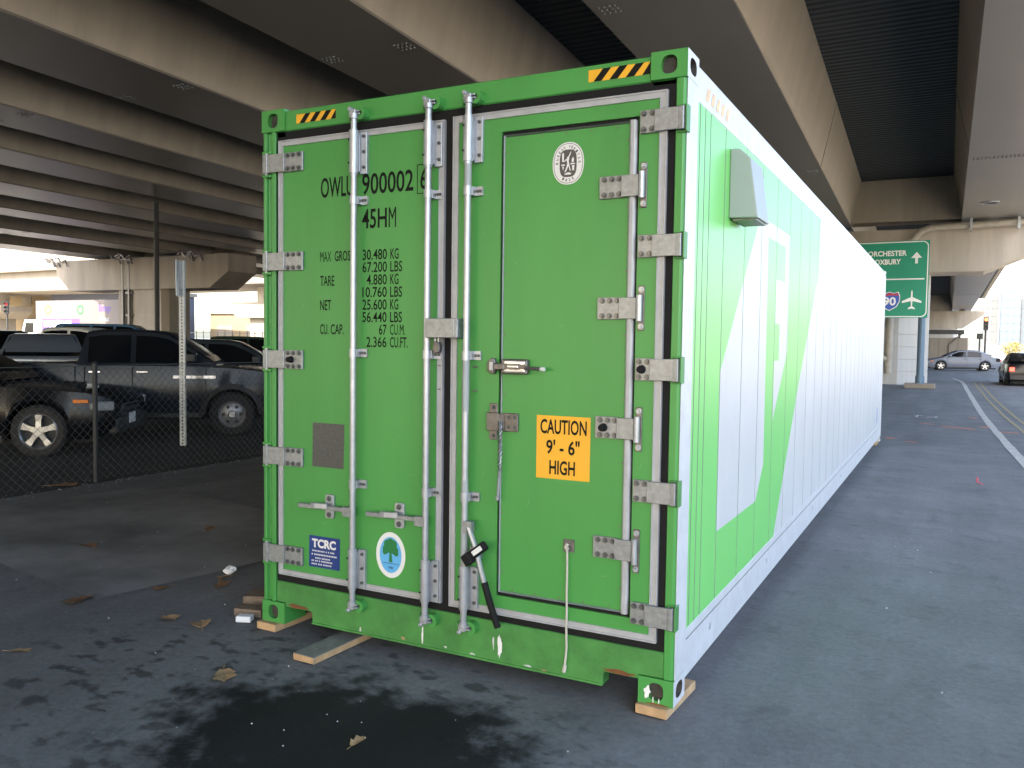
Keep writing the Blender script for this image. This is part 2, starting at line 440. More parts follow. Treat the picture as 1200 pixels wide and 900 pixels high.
# name: left and right flange edge at y=10, slope dx/dy
GIR = [(3.81, 6.15, -0.004), (-1.81, 0.22, -0.037), (-7.45, -5.36, -0.064), (-13.30, -11.06, -0.08), (-18.15, -16.45, -0.085),
       (-22.85, -20.8, -0.09), (-28.2, -25.9, -0.09), (-33.3, -31.4, -0.09), (-39.9, -37.9, -0.09), (-47.2, -44.7, -0.09)]
Y0, YP, Y1 = -60.0, 38.0, 142.0
ZB, ZT = 7.0, 9.0
for gi, (xl, xr, sl) in enumerate(GIR):
    root = None
    for (ya, yb) in ((Y0, YP - 0.35), (YP + 0.35, Y1)):
        mb = MB()
        for (pa, pb, za, zb, ta, tb) in (
                (xl - 0.06, xr + 0.06, ZB, ZB + 0.05, 0, 0),):
            vs = []
            for y in (ya, yb):
                d = sl * (y - 10)
                vs += [(pa + d, y, za), (pb + d, y, za), (pb + d, y, zb), (pa + d, y, zb)]
            mb.add(vs, [(0, 1, 2, 3), (4, 7, 6, 5), (0, 4, 5, 1), (1, 5, 6, 2), (2, 6, 7, 3), (3, 7, 4, 0)])
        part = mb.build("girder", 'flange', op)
        for sgn, xe in ((-1, xl), (1, xr)):
            mw = MB()
            vs = []
            for y in (ya, yb):
                d = sl * (y - 10)
                vs += [(xe + d, y, ZB + 0.05), (xe + d + sgn * 0.42, y, ZT), (xe + d + sgn * 0.42 - sgn * 0.03, y, ZT), (xe + d - sgn * 0.03, y, ZB + 0.05)]
            mw.add(vs, [(0, 1, 2, 3), (4, 7, 6, 5), (0, 4, 5, 1), (1, 5, 6, 2), (2, 6, 7, 3), (3, 7, 4, 0)])
            # vertical splice seam plates and a few stiffeners
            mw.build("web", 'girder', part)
            for y in ((9.3, 23.8) if ya < 0 else (66.0, 94.0)):
                d = sl * (y - 10)
                if y < 10: continue
                ms = MB()
                for yy in (y,):
                    ms.add([(xe + d + sgn * 0.004, yy - 0.012, ZB + 0.06), (xe + d + sgn * 0.004, yy + 0.012, ZB + 0.06),
                            (xe + d + sgn * 0.425, yy + 0.012, ZT), (xe + d + sgn * 0.425, yy - 0.012, ZT),
                            (xe + d + sgn * 0.022, yy - 0.012, ZB + 0.06), (xe + d + sgn * 0.022, yy + 0.012, ZB + 0.06),
                            (xe + d + sgn * 0.443, yy + 0.012, ZT), (xe + d + sgn * 0.443, yy - 0.012, ZT)],
                           [(0, 1, 2, 3), (4, 7, 6, 5), (0, 4, 5, 1), (1, 5, 6, 2), (2, 6, 7, 3), (3, 7, 4, 0)])
                ms.build("splice_plate", 'girder', part)
        # end diaphragm closing the tub
        # bolt groups at the splices
        mbolt = MB()
        for y in ((9.3, 23.8) if ya < 0 else (66.0, 94.0)):
            d = sl * (y - 10)
            if gi == 0:
                for k in range(22):
                    for q in range(2):
                        mbolt.cyl((xl + d + 0.08 + k * 0.1, y + (q - 0.5) * 0.22, ZB - 0.022), (xl + d + 0.08 + k * 0.1, y + (q - 0.5) * 0.22, ZB), 0.024, n=6)
            else:
                for xc in (xl + 0.22, xr - 0.22):
                    for k in range(4):
                        for q in range(3):
                            mbolt.cyl((xc + d + (k - 1.5) * 0.09, y + (q - 1) * 0.13, ZB - 0.02), (xc + d + (k - 1.5) * 0.09, y + (q - 1) * 0.13, ZB), 0.019, n=6)
        mbolt.build("splice_bolts", 'galv' if gi else 'steel_dark', part)["kind"] = "stuff"
# deck, parapets, corrugated forms
mb = MB(); mb.box(-52.5, 7.4, Y0, Y1, ZT + 0.16, ZT + 0.42); mb.build("deck_slab", 'concrete', op)
mb = MB(); mb.box(7.1, 7.5, Y0, Y1, ZT + 0.05, ZT + 1.3); mb.build("parapet", 'concrete_pale', op, bevel=0.03)
mb = MB(); mb.box(-52.9, -52.45, Y0, Y1, ZT + 0.05, ZT + 1.3); mb.build("parapet", 'concrete_pale', op, bevel=0.03)
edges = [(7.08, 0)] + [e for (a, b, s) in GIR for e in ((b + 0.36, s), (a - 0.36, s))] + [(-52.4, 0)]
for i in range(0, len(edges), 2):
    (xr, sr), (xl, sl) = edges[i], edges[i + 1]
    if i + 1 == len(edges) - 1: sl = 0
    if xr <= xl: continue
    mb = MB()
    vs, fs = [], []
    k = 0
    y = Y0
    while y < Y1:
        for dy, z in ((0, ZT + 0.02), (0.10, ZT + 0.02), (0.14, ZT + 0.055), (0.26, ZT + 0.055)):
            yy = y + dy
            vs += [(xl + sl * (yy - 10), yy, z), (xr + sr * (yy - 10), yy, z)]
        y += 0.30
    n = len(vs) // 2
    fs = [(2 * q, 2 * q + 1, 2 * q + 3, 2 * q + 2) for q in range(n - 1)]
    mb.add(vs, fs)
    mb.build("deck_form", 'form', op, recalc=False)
# cross diaphragms at the pier line
for i in range(len(GIR) - 1):
    a, b = GIR[i + 1], GIR[i]
    for y in (YP - 0.6, YP + 0.6, 131.0, Y1 - 0.3):
        xa, xb = a[1] + a[2] * (y - 10), b[0] + b[2] * (y - 10)
        mb = MB()
        mb.add([(xa + 0.02, y - 0.03, ZB + 0.15), (xb - 0.02, y - 0.03, ZB + 0.15), (xb - 0.42, y - 0.03, ZT), (xa + 0.42, y - 0.03, ZT),
                (xa + 0.02, y + 0.03, ZB + 0.15), (xb - 0.02, y + 0.03, ZB + 0.15), (xb - 0.42, y + 0.03, ZT), (xa + 0.42, y + 0.03, ZT)],
               [(0, 1, 2, 3), (4, 7, 6, 5), (0, 4, 5, 1), (1, 5, 6, 2), (2, 6, 7, 3), (3, 7, 4, 0)])
        mb.build("diaphragm", 'girder', op)
# access hatch rim under the right-hand girder
mb = MB()
prof = [(0.0, 0.26), (0.035, 0.26), (0.035, 0.33), (0.0, 0.33)]
mb.lathe([(-h, r) for h, r in prof], (4.52, 32.2, ZB), (0, 0, 1), 28)
hr = mb.build("hatch_rim", 'galv', op, smooth=40)
mb = MB(); mb.cyl((4.52, 32.2, ZB - 0.006), (4.52, 32.2, ZB), 0.26, n=28); mb.build("hatch_cover", 'hole', hr)

# ------------------------------------------------------------------ concrete piers
def hammer_pier(label, y, cap, col, bearings, thick=2.2, lifts=(0.55, 1.1, 1.65, 2.2, 3.4)):
    xs = [p[0] for p in cap]
    cx = (min(xs) + max(xs)) / 2
    t = thing("concrete_pier", label, "pier", (cx, y, 0), group="concrete bridge piers")
    mb = MB(); mb.ext([(px - cx, pz) for px, pz in cap], 'y', -thick / 2, thick / 2)
    mb.build("pier_cap", 'concrete', t, bevel=0.03)
    zb = min(p[1] for p in cap)
    zs = [0] + [q for q in lifts if q < zb - 0.2] + [zb]
    x0, x1, d = col[0] - cx, col[1] - cx, thick * 0.42
    ch = col[2]
    for a, b in zip(zs[:-1], zs[1:]):
        mb = MB()
        mb.ext([(x0 + ch, -d), (x1 - ch, -d), (x1, -d + ch), (x1, d), (x0, d), (x0, -d + ch)], 'z', a + (0.012 if a else 0), b)
        mb.build("column_lift", 'concrete_grey' if y > 36.6 else 'concrete', t, bevel=0.008)
    mb = MB(); mb.ext([(x0 + ch + 0.02, -d + 0.02), (x1 - ch - 0.02, -d + 0.02), (x1 - 0.02, -d + ch + 0.02), (x1 - 0.02, d - 0.02), (x0 + 0.02, d - 0.02), (x0 + 0.02, -d + ch + 0.02)], 'z', 0, zb + 0.01)
    mb.build("column_core", 'concrete', t)
    top = max(p[1] for p in cap)
    for bx in bearings:
        mb = MB(); mb.box(bx - 0.45 - cx, bx + 0.45 - cx, -0.3, 0.3, top - 0.002, top + 0.12); mb.box(bx - 0.3 - cx, bx + 0.3 - cx, -0.22, 0.22, top + 0.12, ZB)
        mb.build("bearing_block", 'steel_dark', t, bevel=0.01)
    return t
def gx(i, y, f):
    a, b, s = GIR[i]
    return a + (b - a) * f + s * (y - 10)
pierR = hammer_pier("concrete hammerhead pier behind the green highway sign", YP,
    [(-9.0, 6.75), (-9.0, 5.9), (-6.5, 4.88), (4.55, 4.85), (8.0, 6.3), (8.0, 6.75)], (-3.4, 2.52, 1.15),
    [gx(0, YP, .25), gx(0, YP, .75), gx(1, YP, .3), gx(1, YP, .7)])
pierL = hammer_pier("broad tan hammerhead pier above the parked cars", 35.6,
    [(-52.5, 6.85), (-52.5, 5.95), (-51.1, 4.75), (-37.6, 4.75), (-36.0, 5.75), (-36.0, 6.85)], (-46.6, -41.8, 0.35),
    [gx(9, 35, .5), gx(8, 35, .5)], thick=2.4, lifts=(1.6, 3.2))
pierM = hammer_pier("concrete hammerhead pier hidden behind the container", 36.5,
    [(-26.0, 6.75), (-26.0, 5.9), (-24.5, 4.8), (-13.0, 4.8), (-11.5, 5.9), (-11.5, 6.75)], (-21.0, -16.5, 0.35),
    [gx(3, 36, .5), gx(4, 36, .5), gx(5, 36, .5)], thick=2.4, lifts=(1.6, 3.2))
pierF = hammer_pier("pale concrete pier far behind the silver car", 132.0,
    [(-9.0, 6.75), (-9.0, 5.6), (-6.5, 4.3), (4.6, 4.3), (7.2, 6.2), (7.2, 6.75)], (-6.0, 4.0, 0.5),
    [gx(0, 132, .5), gx(1, 132, .5)], lifts=(1.4, 2.8))
# abutment clutter below the far pier: dark beam, panels
t = thing("service_shed", "low panelled shed with a dark beam under the far pier", "shed", (2.7, 84, 0))
for k in range(5):
    mb = MB(); mb.box(-1.9 + k * 0.78, -1.15 + k * 0.78, 0, 0.06, 0.1, 2.5); mb.build("wall_panel", 'concrete_pale', t, bevel=0.01)
mb = MB(); mb.box(-1.95, 2.05, 0.06, 2.4, 0, 2.55); mb.build("wall", 'concrete', t)
mb = MB(); mb.box(-2.3, 1.7, -0.25, 0.3, 2.85, 3.25); mb.build("beam", 'black_metal', t)
mb = MB(); mb.box(-1.8, -1.6, -.05, .1, 2.5, 2.9); mb.box(1.2, 1.4, -.05, .1, 2.5, 2.9); mb.build("beam_stand", 'black_metal', t)
mb = MB(); mb.tube([(1.6, -.1, 3.0), (0.9, -.1, 2.3), (0.5, -.1, 1.9), (0.5, -.1, .6), (0.2, -.1, .2)], 0.07, 8); mb.build("down_pipe", 'steel_dark', t, smooth=40)

# drain pipes on the piers
t = thing("drain_pipe", "tan drain pipe hung along the right pier cap", "pipe", (1.0, YP - 1.5, 0))
mb = MB(); mb.tube([(6.8, 0, 6.85), (1.5, 0, 6.72), (1.15, 0.05, 6.6), (0.75, 0.1, 6.15), (0.62, 0.2, 5.7), (0.62, 0.2, 4.6)], 0.14, 12); mb.build("pipe_run", 'pipe', t, smooth=50)
for xx in (3.0, 4.7):
    mb = MB(); mb.box(xx - 0.05, xx + 0.05, -0.19, -0.15, 6.55, 7.0); mb.box(xx - 0.05, xx + 0.05, -0.19, 0.2, 6.5, 6.55); mb.build("hanger", 'galv', t)
t = thing("drain_pipe", "upright drain pipe beside the column under the green sign", "pipe", (1.02, YP - 1.2, 0))
mb = MB(); mb.cyl((0, 0, 0.5), (0, 0, 4.7), 0.15, n=14); mb.build("pipe_run", 'pipe', t, smooth=50)
for z in (1.4, 2.6): 
    mb = MB(); mb.cyl((0, 0, z - 0.04), (0, 0, z + 0.04), 0.18, n=14); mb.build("collar", 'pipe', t, smooth=50)
mb = MB(); mb.tube([(0, 0, 1.0), (-0.3, -0.1, 1.25), (-0.75, -0.1, 1.45)], 0.12, 10); mb.build("branch", 'pipe', t, smooth=50)
t = thing("drain_pipe", "pair of conduits strapped to the left pier column", "pipe", (-45.6, 34.45, 0))
for dx in (0, 0.6):
    mb = MB(); mb.cyl((dx, 0, 0), (dx, 0, 6.6), 0.1, n=10); mb.build("pipe_run", 'steel_dark', t, smooth=50)
for z in (1.5, 3, 4.5, 5.8):
    mb = MB(); mb.box(-0.2, 0.8, 0.02, 0.16, z, z + 0.12); mb.build("strap", 'steel_dark', t)
# conduit tangle on the left cap top
for x0, lab in ((-52.2, "bent conduit with a lamp on the left tip of the tan pier cap"), (-45.3, "dark conduits on the tan pier cap above its column"), (-38.6, "conduit loops on the right end of the tan pier cap")):
    t = thing("conduit", lab, "conduit", (x0, 34.3, 6.55), group="conduits on the pier cap")
    for k in range(4):
        a = random.uniform(-1.2, 1.2)
        mb = MB(); mb.tube([(a - 0.6, 0, 0.35 + 0.08 * k), (a - 0.2, -0.05, 0.5), (a, 0, 0.2), (a + 0.5, 0, 0.15 + 0.1 * k), (a + 0.7, -0.02, -0.1)], 0.05, 6); mb.build("tube_bend", 'steel_dark', t)
# thin dark pole
t = thing("downspout", "thin dark pole rising to the girders in the parking lot", "pole", (-24.6, 19.7, 0))
mb = MB(); mb.cyl((0, 0, 0), (0, 0, 7.0), 0.095, n=12); mb.build("shaft", 'black_metal', t, smooth=50)
mb = MB(); mb.cyl((0, 0, 0), (0, 0, 0.25), 0.2, n=12); mb.build("base_collar", 'black_metal', t, smooth=50)

# ------------------------------------------------------------------ shipping container
W, H, LEN, Z0 = 2.438, 2.896, 12.192, 0.05
ZTOP = Z0 + H
cont = thing("shipping_container", "bright green and white shipping container with double doors", "container", (0, 0, 0))

def casting(x0, x1, y0, y1, z0, z1, faces, matfn, name="corner_casting"):
    """hollow ISO corner casting; faces: list of (axis, side, hole_u, hole_w)"""
    mb = MB()
    lo, hi = (x0, y0, z0), (x1, y1, z1)
    hole = {(f[0], f[1]): f for f in faces}
    for ax in range(3):
        ua, wa = [(1, 2), (0, 2), (0, 1)][ax]
        for side in (0, 1):
            val = (lo, hi)[side][ax]
            def P(u, w, d=0):
                q = [0, 0, 0]
                q[ua], q[wa] = u, w
                q[ax] = val + (d if side == 0 else -d)
                return tuple(q)
            u0, u1, w0, w1 = lo[ua], hi[ua], lo[wa], hi[wa]
            mi = matfn(ax, side)
            if (ax, side) not in hole:
                mb.add([P(u0, w0), P(u1, w0), P(u1, w1), P(u0, w1)], [(0, 1, 2, 3)], mi)
                continue
            _, _, hu, hw = hole[(ax, side)]
            cu, cw = (u0 + u1) / 2, (w0 + w1) / 2
            angs = sorted([2 * pi * k / 24 for k in range(24)] + [atan2(sw * (w1 - cw), su * (u1 - cu)) % (2 * pi) for su in (-1, 1) for sw in (-1, 1)])
            outer, inner, deep = [], [], []
            for a in angs:
                ca, sa = cos(a), sin(a)
                k = min((u1 - cu) / abs(ca) if abs(ca) > 1e-6 else 9, (w1 - cw) / abs(sa) if abs(sa) > 1e-6 else 9)
                outer.append(P(cu + ca * k, cw + sa * k))
                # rounded-rectangle hole
                e = 2.6
                rr = (abs(ca / hu) ** e + abs(sa / hw) ** e) ** (-1 / e)
                inner.append(P(cu + ca * rr, cw + sa * rr))
                deep.append(P(cu + ca * rr, cw + sa * rr, 0.03))
            n = len(angs)
            vs = outer + inner + deep
            mb.add(vs, [(i, (i + 1) % n, n + (i + 1) % n, n + i) for i in range(n)], mi)
            mb.add(inner + deep, [(i, (i + 1) % n, n + (i + 1) % n, n + i) for i in range(n)], 2 if ax == 1 else 3)
            mb.add(deep, [tuple(range(n))], 3)
    bm_o = mb.build(name, ['green', 'white_worn', 'green_worn', 'casting_core'], cont, recalc=False)
    me = bm_o.data
    bm = bmesh.new(); bm.from_mesh(me)
    bmesh.ops.remove_doubles(bm, verts=bm.verts, dist=1e-5)
    cen = Vector(((x0 + x1) / 2, (y0 + y1) / 2, (z0 + z1) / 2))
    bmesh.ops.recalc_face_normals(bm, faces=bm.faces)
    es = [e for e in bm.edges if len(e.link_faces) == 2 and e.calc_face_angle(0) > 1.0 and all(abs(abs((v.co - cen)[a]) - (hi[a] - lo[a]) / 2) < 1e-4 for v in e.verts for a in range(3) if abs((e.verts[0].co - e.verts[1].co)[a]) < 1e-4 and False) ]
    bm.to_mesh(me); bm.free()
    return bm_o
fgreen = lambda ax, side: 1 if (ax == 0 and side == 1) else 0
allw = lambda ax, side: 1
CW, CD, CH = 0.165, 0.178, 0.12
for yy, fn in ((0, fgreen), (LEN - CD, allw)):
    for zz in (Z0, ZTOP - CH):
        for xx in (0, W - CW):
            fs = [(1, 0 if yy == 0 else 1, 0.036, 0.040)]
            fs.append((0, 1 if xx else 0, 0.052, 0.036))
            fs.append((2, 1 if zz > 1 else 0, 0.035, 0.06))
            ya = yy - 0.006 if yy == 0 else yy
            casting(xx, xx + CW, ya, ya + CD, zz, zz + CH, fs, fn if xx else (lambda ax, side: 0) if yy == 0 else allw)

GW = ['green', 'white_worn', 'green_worn']
# corner posts
mb = MB(); mb.ext([(0.006, 0.0), (0.028, -0.003), (0.036, 0.02), (0.060, 0.02), (0.068, -0.003), (0.098, -0.003), (0.098, 0.08), (0.03, 0.16), (0.006, 0.16)], 'z', Z0 + CH, ZTOP - CH)
mb.build("corner_post", 'green', cont, bevel=0.003)
mb = MB(); mb.ext([(2.388, 0.0), (2.422, 0.0), (2.434, 0.012), (2.434, 0.10), (2.388, 0.10)], 'z', Z0 + CH, ZTOP - CH)
mb.build("corner_post", 'green', cont, bevel=0.003)
mb = MB(); mb.box(2.4345, 2.4375, 0.008, 0.178, Z0 + CH, ZTOP - CH); mb.build("post_skin", 'white_worn', cont, bevel=0.001)
for xx in (0.0, W - 0.12):
    mb = MB(); mb.box(xx, xx + 0.12, LEN - 0.12, LEN - 0.004, Z0 + CH, ZTOP - CH); mb.build("corner_post", 'white_worn', cont, bevel=0.006)
# header and sill
mb = MB(); mb.box(CW, W - CW, 0.004, 0.10, 2.822, ZTOP - 0.012)
mb.box(0.098, CW, 0.012, 0.10, 2.79, 2.828); mb.box(W - CW, 2.388, 0.012, 0.10, 2.80, 2.828)
mb.build("door_header", 'green', cont, bevel=0.006)
sill = MB()
sill.ext([(0.10, 0.292), (0.10, 0.172), (0.166, 0.172), (0.166, 0.150), (0.352, 0.150), (0.360, 0.142), (0.362, 0.082), (2.098, 0.082), (2.100, 0.142), (2.108, 0.150), (2.272, 0.150), (2.272, 0.172), (2.388, 0.172), (2.388, 0.292)], 'y', 0.002, 0.09)
so = sill.build("door_sill", 'green_worn', cont, bevel=0.004)
mb = MB(); mb.box(0.362, 2.098, -0.004, 0.002, 0.083, 0.096); mb.build("sill_lip", 'green_worn', so, bevel=0.002)
# rust and scraped paint on the sill
def blotch(name, m, cx, cz, rx, rz, parent, y=-0.0005, n=18, j=0.3, face='y', xx=0):
    mb = MB()
    P = []
    for k in range(n):
        a = 2 * pi * k / n
        r = 1 + random.uniform(-j, j)
        uu, ww = cx + rx * r * cos(a), cz + rz * r * sin(a)
        P.append((uu, y, ww) if face == 'y' else (xx, uu, ww))
    mb.add(P, [tuple(range(n))])
    return mb.build(name, m, parent, recalc=False)
blotch("rust_stain", 'rust', 2.18, 0.163, 0.075, 0.011, so)
blotch("rust_stain", 'rust', 0.26, 0.165, 0.07, 0.012, so)
for (cx, cz, rx, rz, m) in ((1.10, 0.155, 0.005, 0.05, 'stick_white'), (1.555, 0.165, 0.011, 0.058, 'stick_white'), (1.52, 0.185, 0.005, 0.03, 'white_worn'), (0.98, 0.112, 0.012, 0.008, 'leaf_pale'),
                            (1.24, 0.112, 0.010, 0.006, 'white_worn'), (1.40, 0.105, 0.02, 0.004, 'white_worn'), (1.71, 0.104, 0.02, 0.004, 'white_worn'), (1.80, 0.100, 0.016, 0.003, 'leaf_pale'), (0.7, 0.11, 0.006, 0.012, 'white_worn')):
    blotch("paint_scrape", m, cx, cz, rx, rz, so, j=0.35)
for (xx, zz) in ((2.352, 0.11),):
    blotch("paint_scrape", 'stick_white', xx - 0.035, zz - 0.005, 0.014, 0.028, cont, y=-0.0075)
blotch("paint_drip", 'stick_white', 2.345, 0.072, 0.003, 0.014, cont, y=-0.0075, j=0.1)
blotch("paint_drip", 'stick_white', 2.372, 0.070, 0.003, 0.012, cont, y=-0.0075, j=0.1)
blotch("rust_stain", 'rust', 2.37, 0.055, 0.05, 0.004, cont, y=-0.0078)
# black door seal behind the leaves
mb = MB(); mb.box(0.098, 2.388, 0.012, 0.07, 0.292, 2.822); mb.build("door_seal", 'rubber', cont)

def rect_frame(mb, x0, x1, z0, z1, w, ya, yb, wt=None, wb=None, m=0):
    wt = wt or w; wb = wb or w
    o = [(x0, z0), (x1, z0), (x1, z1), (x0, z1)]
    i = [(x0 + w, z0 + wb), (x1 - w, z0 + wb), (x1 - w, z1 - wt), (x0 + w, z1 - wt)]
    vs = [(x, yb, z) for x, z in o] + [(x, ya, z) for x, z in [(o[k][0] * .5 + i[k][0] * .5, o[k][1] * .5 + i[k][1] * .5) for k in range(4)]] + [(x, yb, z) for x, z in i]
    fs = []
    for k in range(4):
        q = (k + 1) % 4
        fs += [(k, q, 4 + q, 4 + k), (4 + k, 4 + q, 8 + q, 8 + k)]
    mb.add(vs, fs, m)
def chan(mb, x0, x1, z0, z1, w, ya, ym, yb):
    """flat aluminium edge profile: lip, flat, inner lip"""
    rings = []
    for off, y in ((0, yb), (0, ya), (w * 0.18, ya), (w * 0.24, ym), (w * 0.86, ym), (w * 0.9, ya), (w, ya), (w, yb)):
        rings.append([(x0 + off, y, z0 + off), (x1 - off, y, z0 + off), (x1 - off, y, z1 - off), (x0 + off, y, z1 - off)])
    vs = [p for r in rings for p in r]
    fs = []
    for i in range(len(rings) - 1):
        for k in range(4):
            q = (k + 1) % 4
            fs.append((i * 4 + k, i * 4 + q, (i + 1) * 4 + q, (i + 1) * 4 + k))
    mb.add(vs, fs)

# --- door leaves
DL = MB(); DL.box(0.150, 1.195, 0.0, 0.06, 0.355, 2.752)
doorL = DL.build("door", 'green', cont)
doorL["label"] = "left door leaf with black weight lettering"
mb = MB(); chan(mb, 0.124, 1.212, 0.336, 2.772, 0.032, -0.008, -0.003, 0.05); mb.build("edge_trim", 'trim', doorL)
DR = MB()
# right leaf has an opening for the inner access door
ox0, ox1, oz0, oz1 = 1.532, 2.224, 0.425, 2.680
xa, xb, za, zb = 1.275, 2.335, 0.355, 2.755
DR.box(xa, ox0, 0.0, 0.06, za, zb); DR.box(ox1, xb, 0.0, 0.06, za, zb); DR.box(ox0, ox1, 0.0, 0.06, za, oz0); DR.box(ox0, ox1, 0.0, 0.06, oz1, zb)
doorR = DR.build("door", 'green', cont)
doorR["label"] = "right door leaf with inset access door"
mb = MB(); chan(mb, 1.261, 2.352, 0.330, 2.780, 0.034, -0.008, -0.003, 0.05); mb.build("edge_trim", 'trim', doorR)
mb = MB(); mb.box(ox0, ox1, 0.03, 0.05, oz0, oz1); mb.build("gap_seal", 'rubber', doorR)
mb = MB(); mb.box(1.552, 2.185, 0.002, 0.03, 0.452, 2.652); accD = mb.build("access_door", 'green', doorR)
mb = MB(); rect_frame(mb, 1.540, 2.216, 0.438, 2.668, 0.016, -0.008, 0.03)
mb.build("access_door_trim", 'trim', doorR)
mb = MB(); mb.ext([(2.180, 0.02), (2.180, -0.004), (2.188, -0.012), (2.206, -0.012), (2.214, -0.004), (2.214, 0.02)], 'z', 0.44, 2.665); mb.build("access_door_edge", 'trim', doorR, bevel=0.002)
mb = MB()
for k in range(8):
    z = 0.55 + k * 0.29
    for xx in (1.562, 2.172):
        mb.cyl((xx, 0.003, z), (xx, -0.0005, z), 0.0045, n=6)
for k in range(5):
    for z in (0.462, 2.640):
        mb.cyl((1.62 + k * 0.125, 0.003, z), (1.62 + k * 0.125, -0.0005, z), 0.0045, n=6)
mb.build("rivets", 'steel_dark', doorR)["kind"] = "stuff"

# --- hinges
def bolts(mb, pts, y, r=0.010, h=0.014):
    for x, z in pts:
        mb.cyl((x, y, z), (x, y - h * 0.35, z), r * 1.35, n=10)
        mb.cyl((x, y - h * 0.35, z), (x, y - h, z), r, r * 0.8, n=6)
HZ = (2.648, 2.105, 1.560, 1.014, 0.456)
for k, z in enumerate(HZ):
    mb = MB(); mb.box(0.165, 0.305, -0.016, -0.0005, z - 0.052, z + 0.052)
    mb.box(0.060, 0.180, -0.024, -0.014, z - 0.050, z + 0.050)
    mb.ext([(0.018, -0.006), (0.024, -0.026), (0.056, -0.028), (0.064, -0.010), (0.060, 0.0), (0.022, 0.0)], 'z', z - 0.052, z + 0.052)
    hh = MB(); 
    h = mb.build("hinge", 'galv', doorL, bevel=0.002)
    b = MB(); bolts(b, [(x, z + s * 0.036) for x in (0.200, 0.238, 0.280) for s in (-1, 1)], -0.016); b.build("hinge_bolts", 'bolt', doorL)["kind"] = "stuff"
    b = MB(); b.cyl((0.04, -0.012, z - 0.060), (0.04, -0.012, z + 0.060), 0.008, n=8); b.build("hinge_pin", 'galv_light', doorL)
    # green hinge lug on the post
    b = MB(); b.box(0.006, 0.07, -0.012, 0.0, z + 0.056, z + 0.072); b.box(0.006, 0.07, -0.012, 0.0, z - 0.072, z - 0.056); b.build("hinge_lug", 'green', cont, bevel=0.003)
    # right leaf
    mb = MB(); mb.box(2.232, 2.318, -0.016, -0.0005, z - 0.050, z + 0.050)
    mb.box(2.300, 2.412, -0.026, -0.014, z - 0.048, z + 0.048)
    mb.ext([(2.404, -0.008), (2.408, -0.028), (2.430, -0.030), (2.438, -0.012), (2.434, -0.002), (2.410, -0.002)], 'z', z - 0.05, z + 0.05)
    mb.build("hinge", 'galv', doorR, bevel=0.002)
    b = MB(); bolts(b, [(x, z + s * 0.034) for x in (2.250, 2.288) for s in (-1, 1)], -0.016); b.build("hinge_bolts", 'bolt', doorR)["kind"] = "stuff"
    b = MB(); b.box(2.400, 2.443, -0.010, 0.004, z + 0.052, z + 0.060); b.box(2.400, 2.443, -0.010, 0.004, z - 0.060, z - 0.052); b.box(2.438, 2.4445, -0.026, 0.03, z - 0.058, z + 0.058)
    b.build("hinge_lug", 'green_worn', cont, bevel=0.002)
for z in (2.375, 1.832, 1.290, 0.737):
    mb = MB(); mb.box(2.043, 2.160, -0.012, 0.001, z - 0.050, z + 0.050); mb.box(2.150, 2.232, -0.022, -0.012, z - 0.048, z + 0.048)
    mb.build("access_hinge", 'galv', doorR, bevel=0.002)
    b = MB(); bolts(b, [(x, z + s * 0.034) for x in (2.068, 2.104, 2.140) for s in (-1, 1)], -0.012); b.build("hinge_bolts", 'bolt', doorR)["kind"] = "stuff"
    b = MB(); b.box(2.236, 2.266, -0.008, -0.0005, z - 0.100, z + 0.100); b.build("hinge_plate", 'steel_dark', doorR, bevel=0.002)
    b = MB(); b.cyl((2.246, -0.020, z - 0.058), (2.246, -0.020, z + 0.058), 0.014, n=12); bolts(b, [(2.251, z - 0.082), (2.251, z + 0.082)], -0.008); b.build("hinge_knuckle", 'galv_light', doorR, smooth=40)
for (x, z, p) in ((0.225, 1.560, doorL), (2.262, 1.560, doorR), (2.085, 1.290, doorR)):
    b = MB(); b.cyl((x, -0.016, z), (x, -0.045, z), 0.020, 0.015, n=14); b.build("rubber_stop", 'rubber', p, smooth=40)

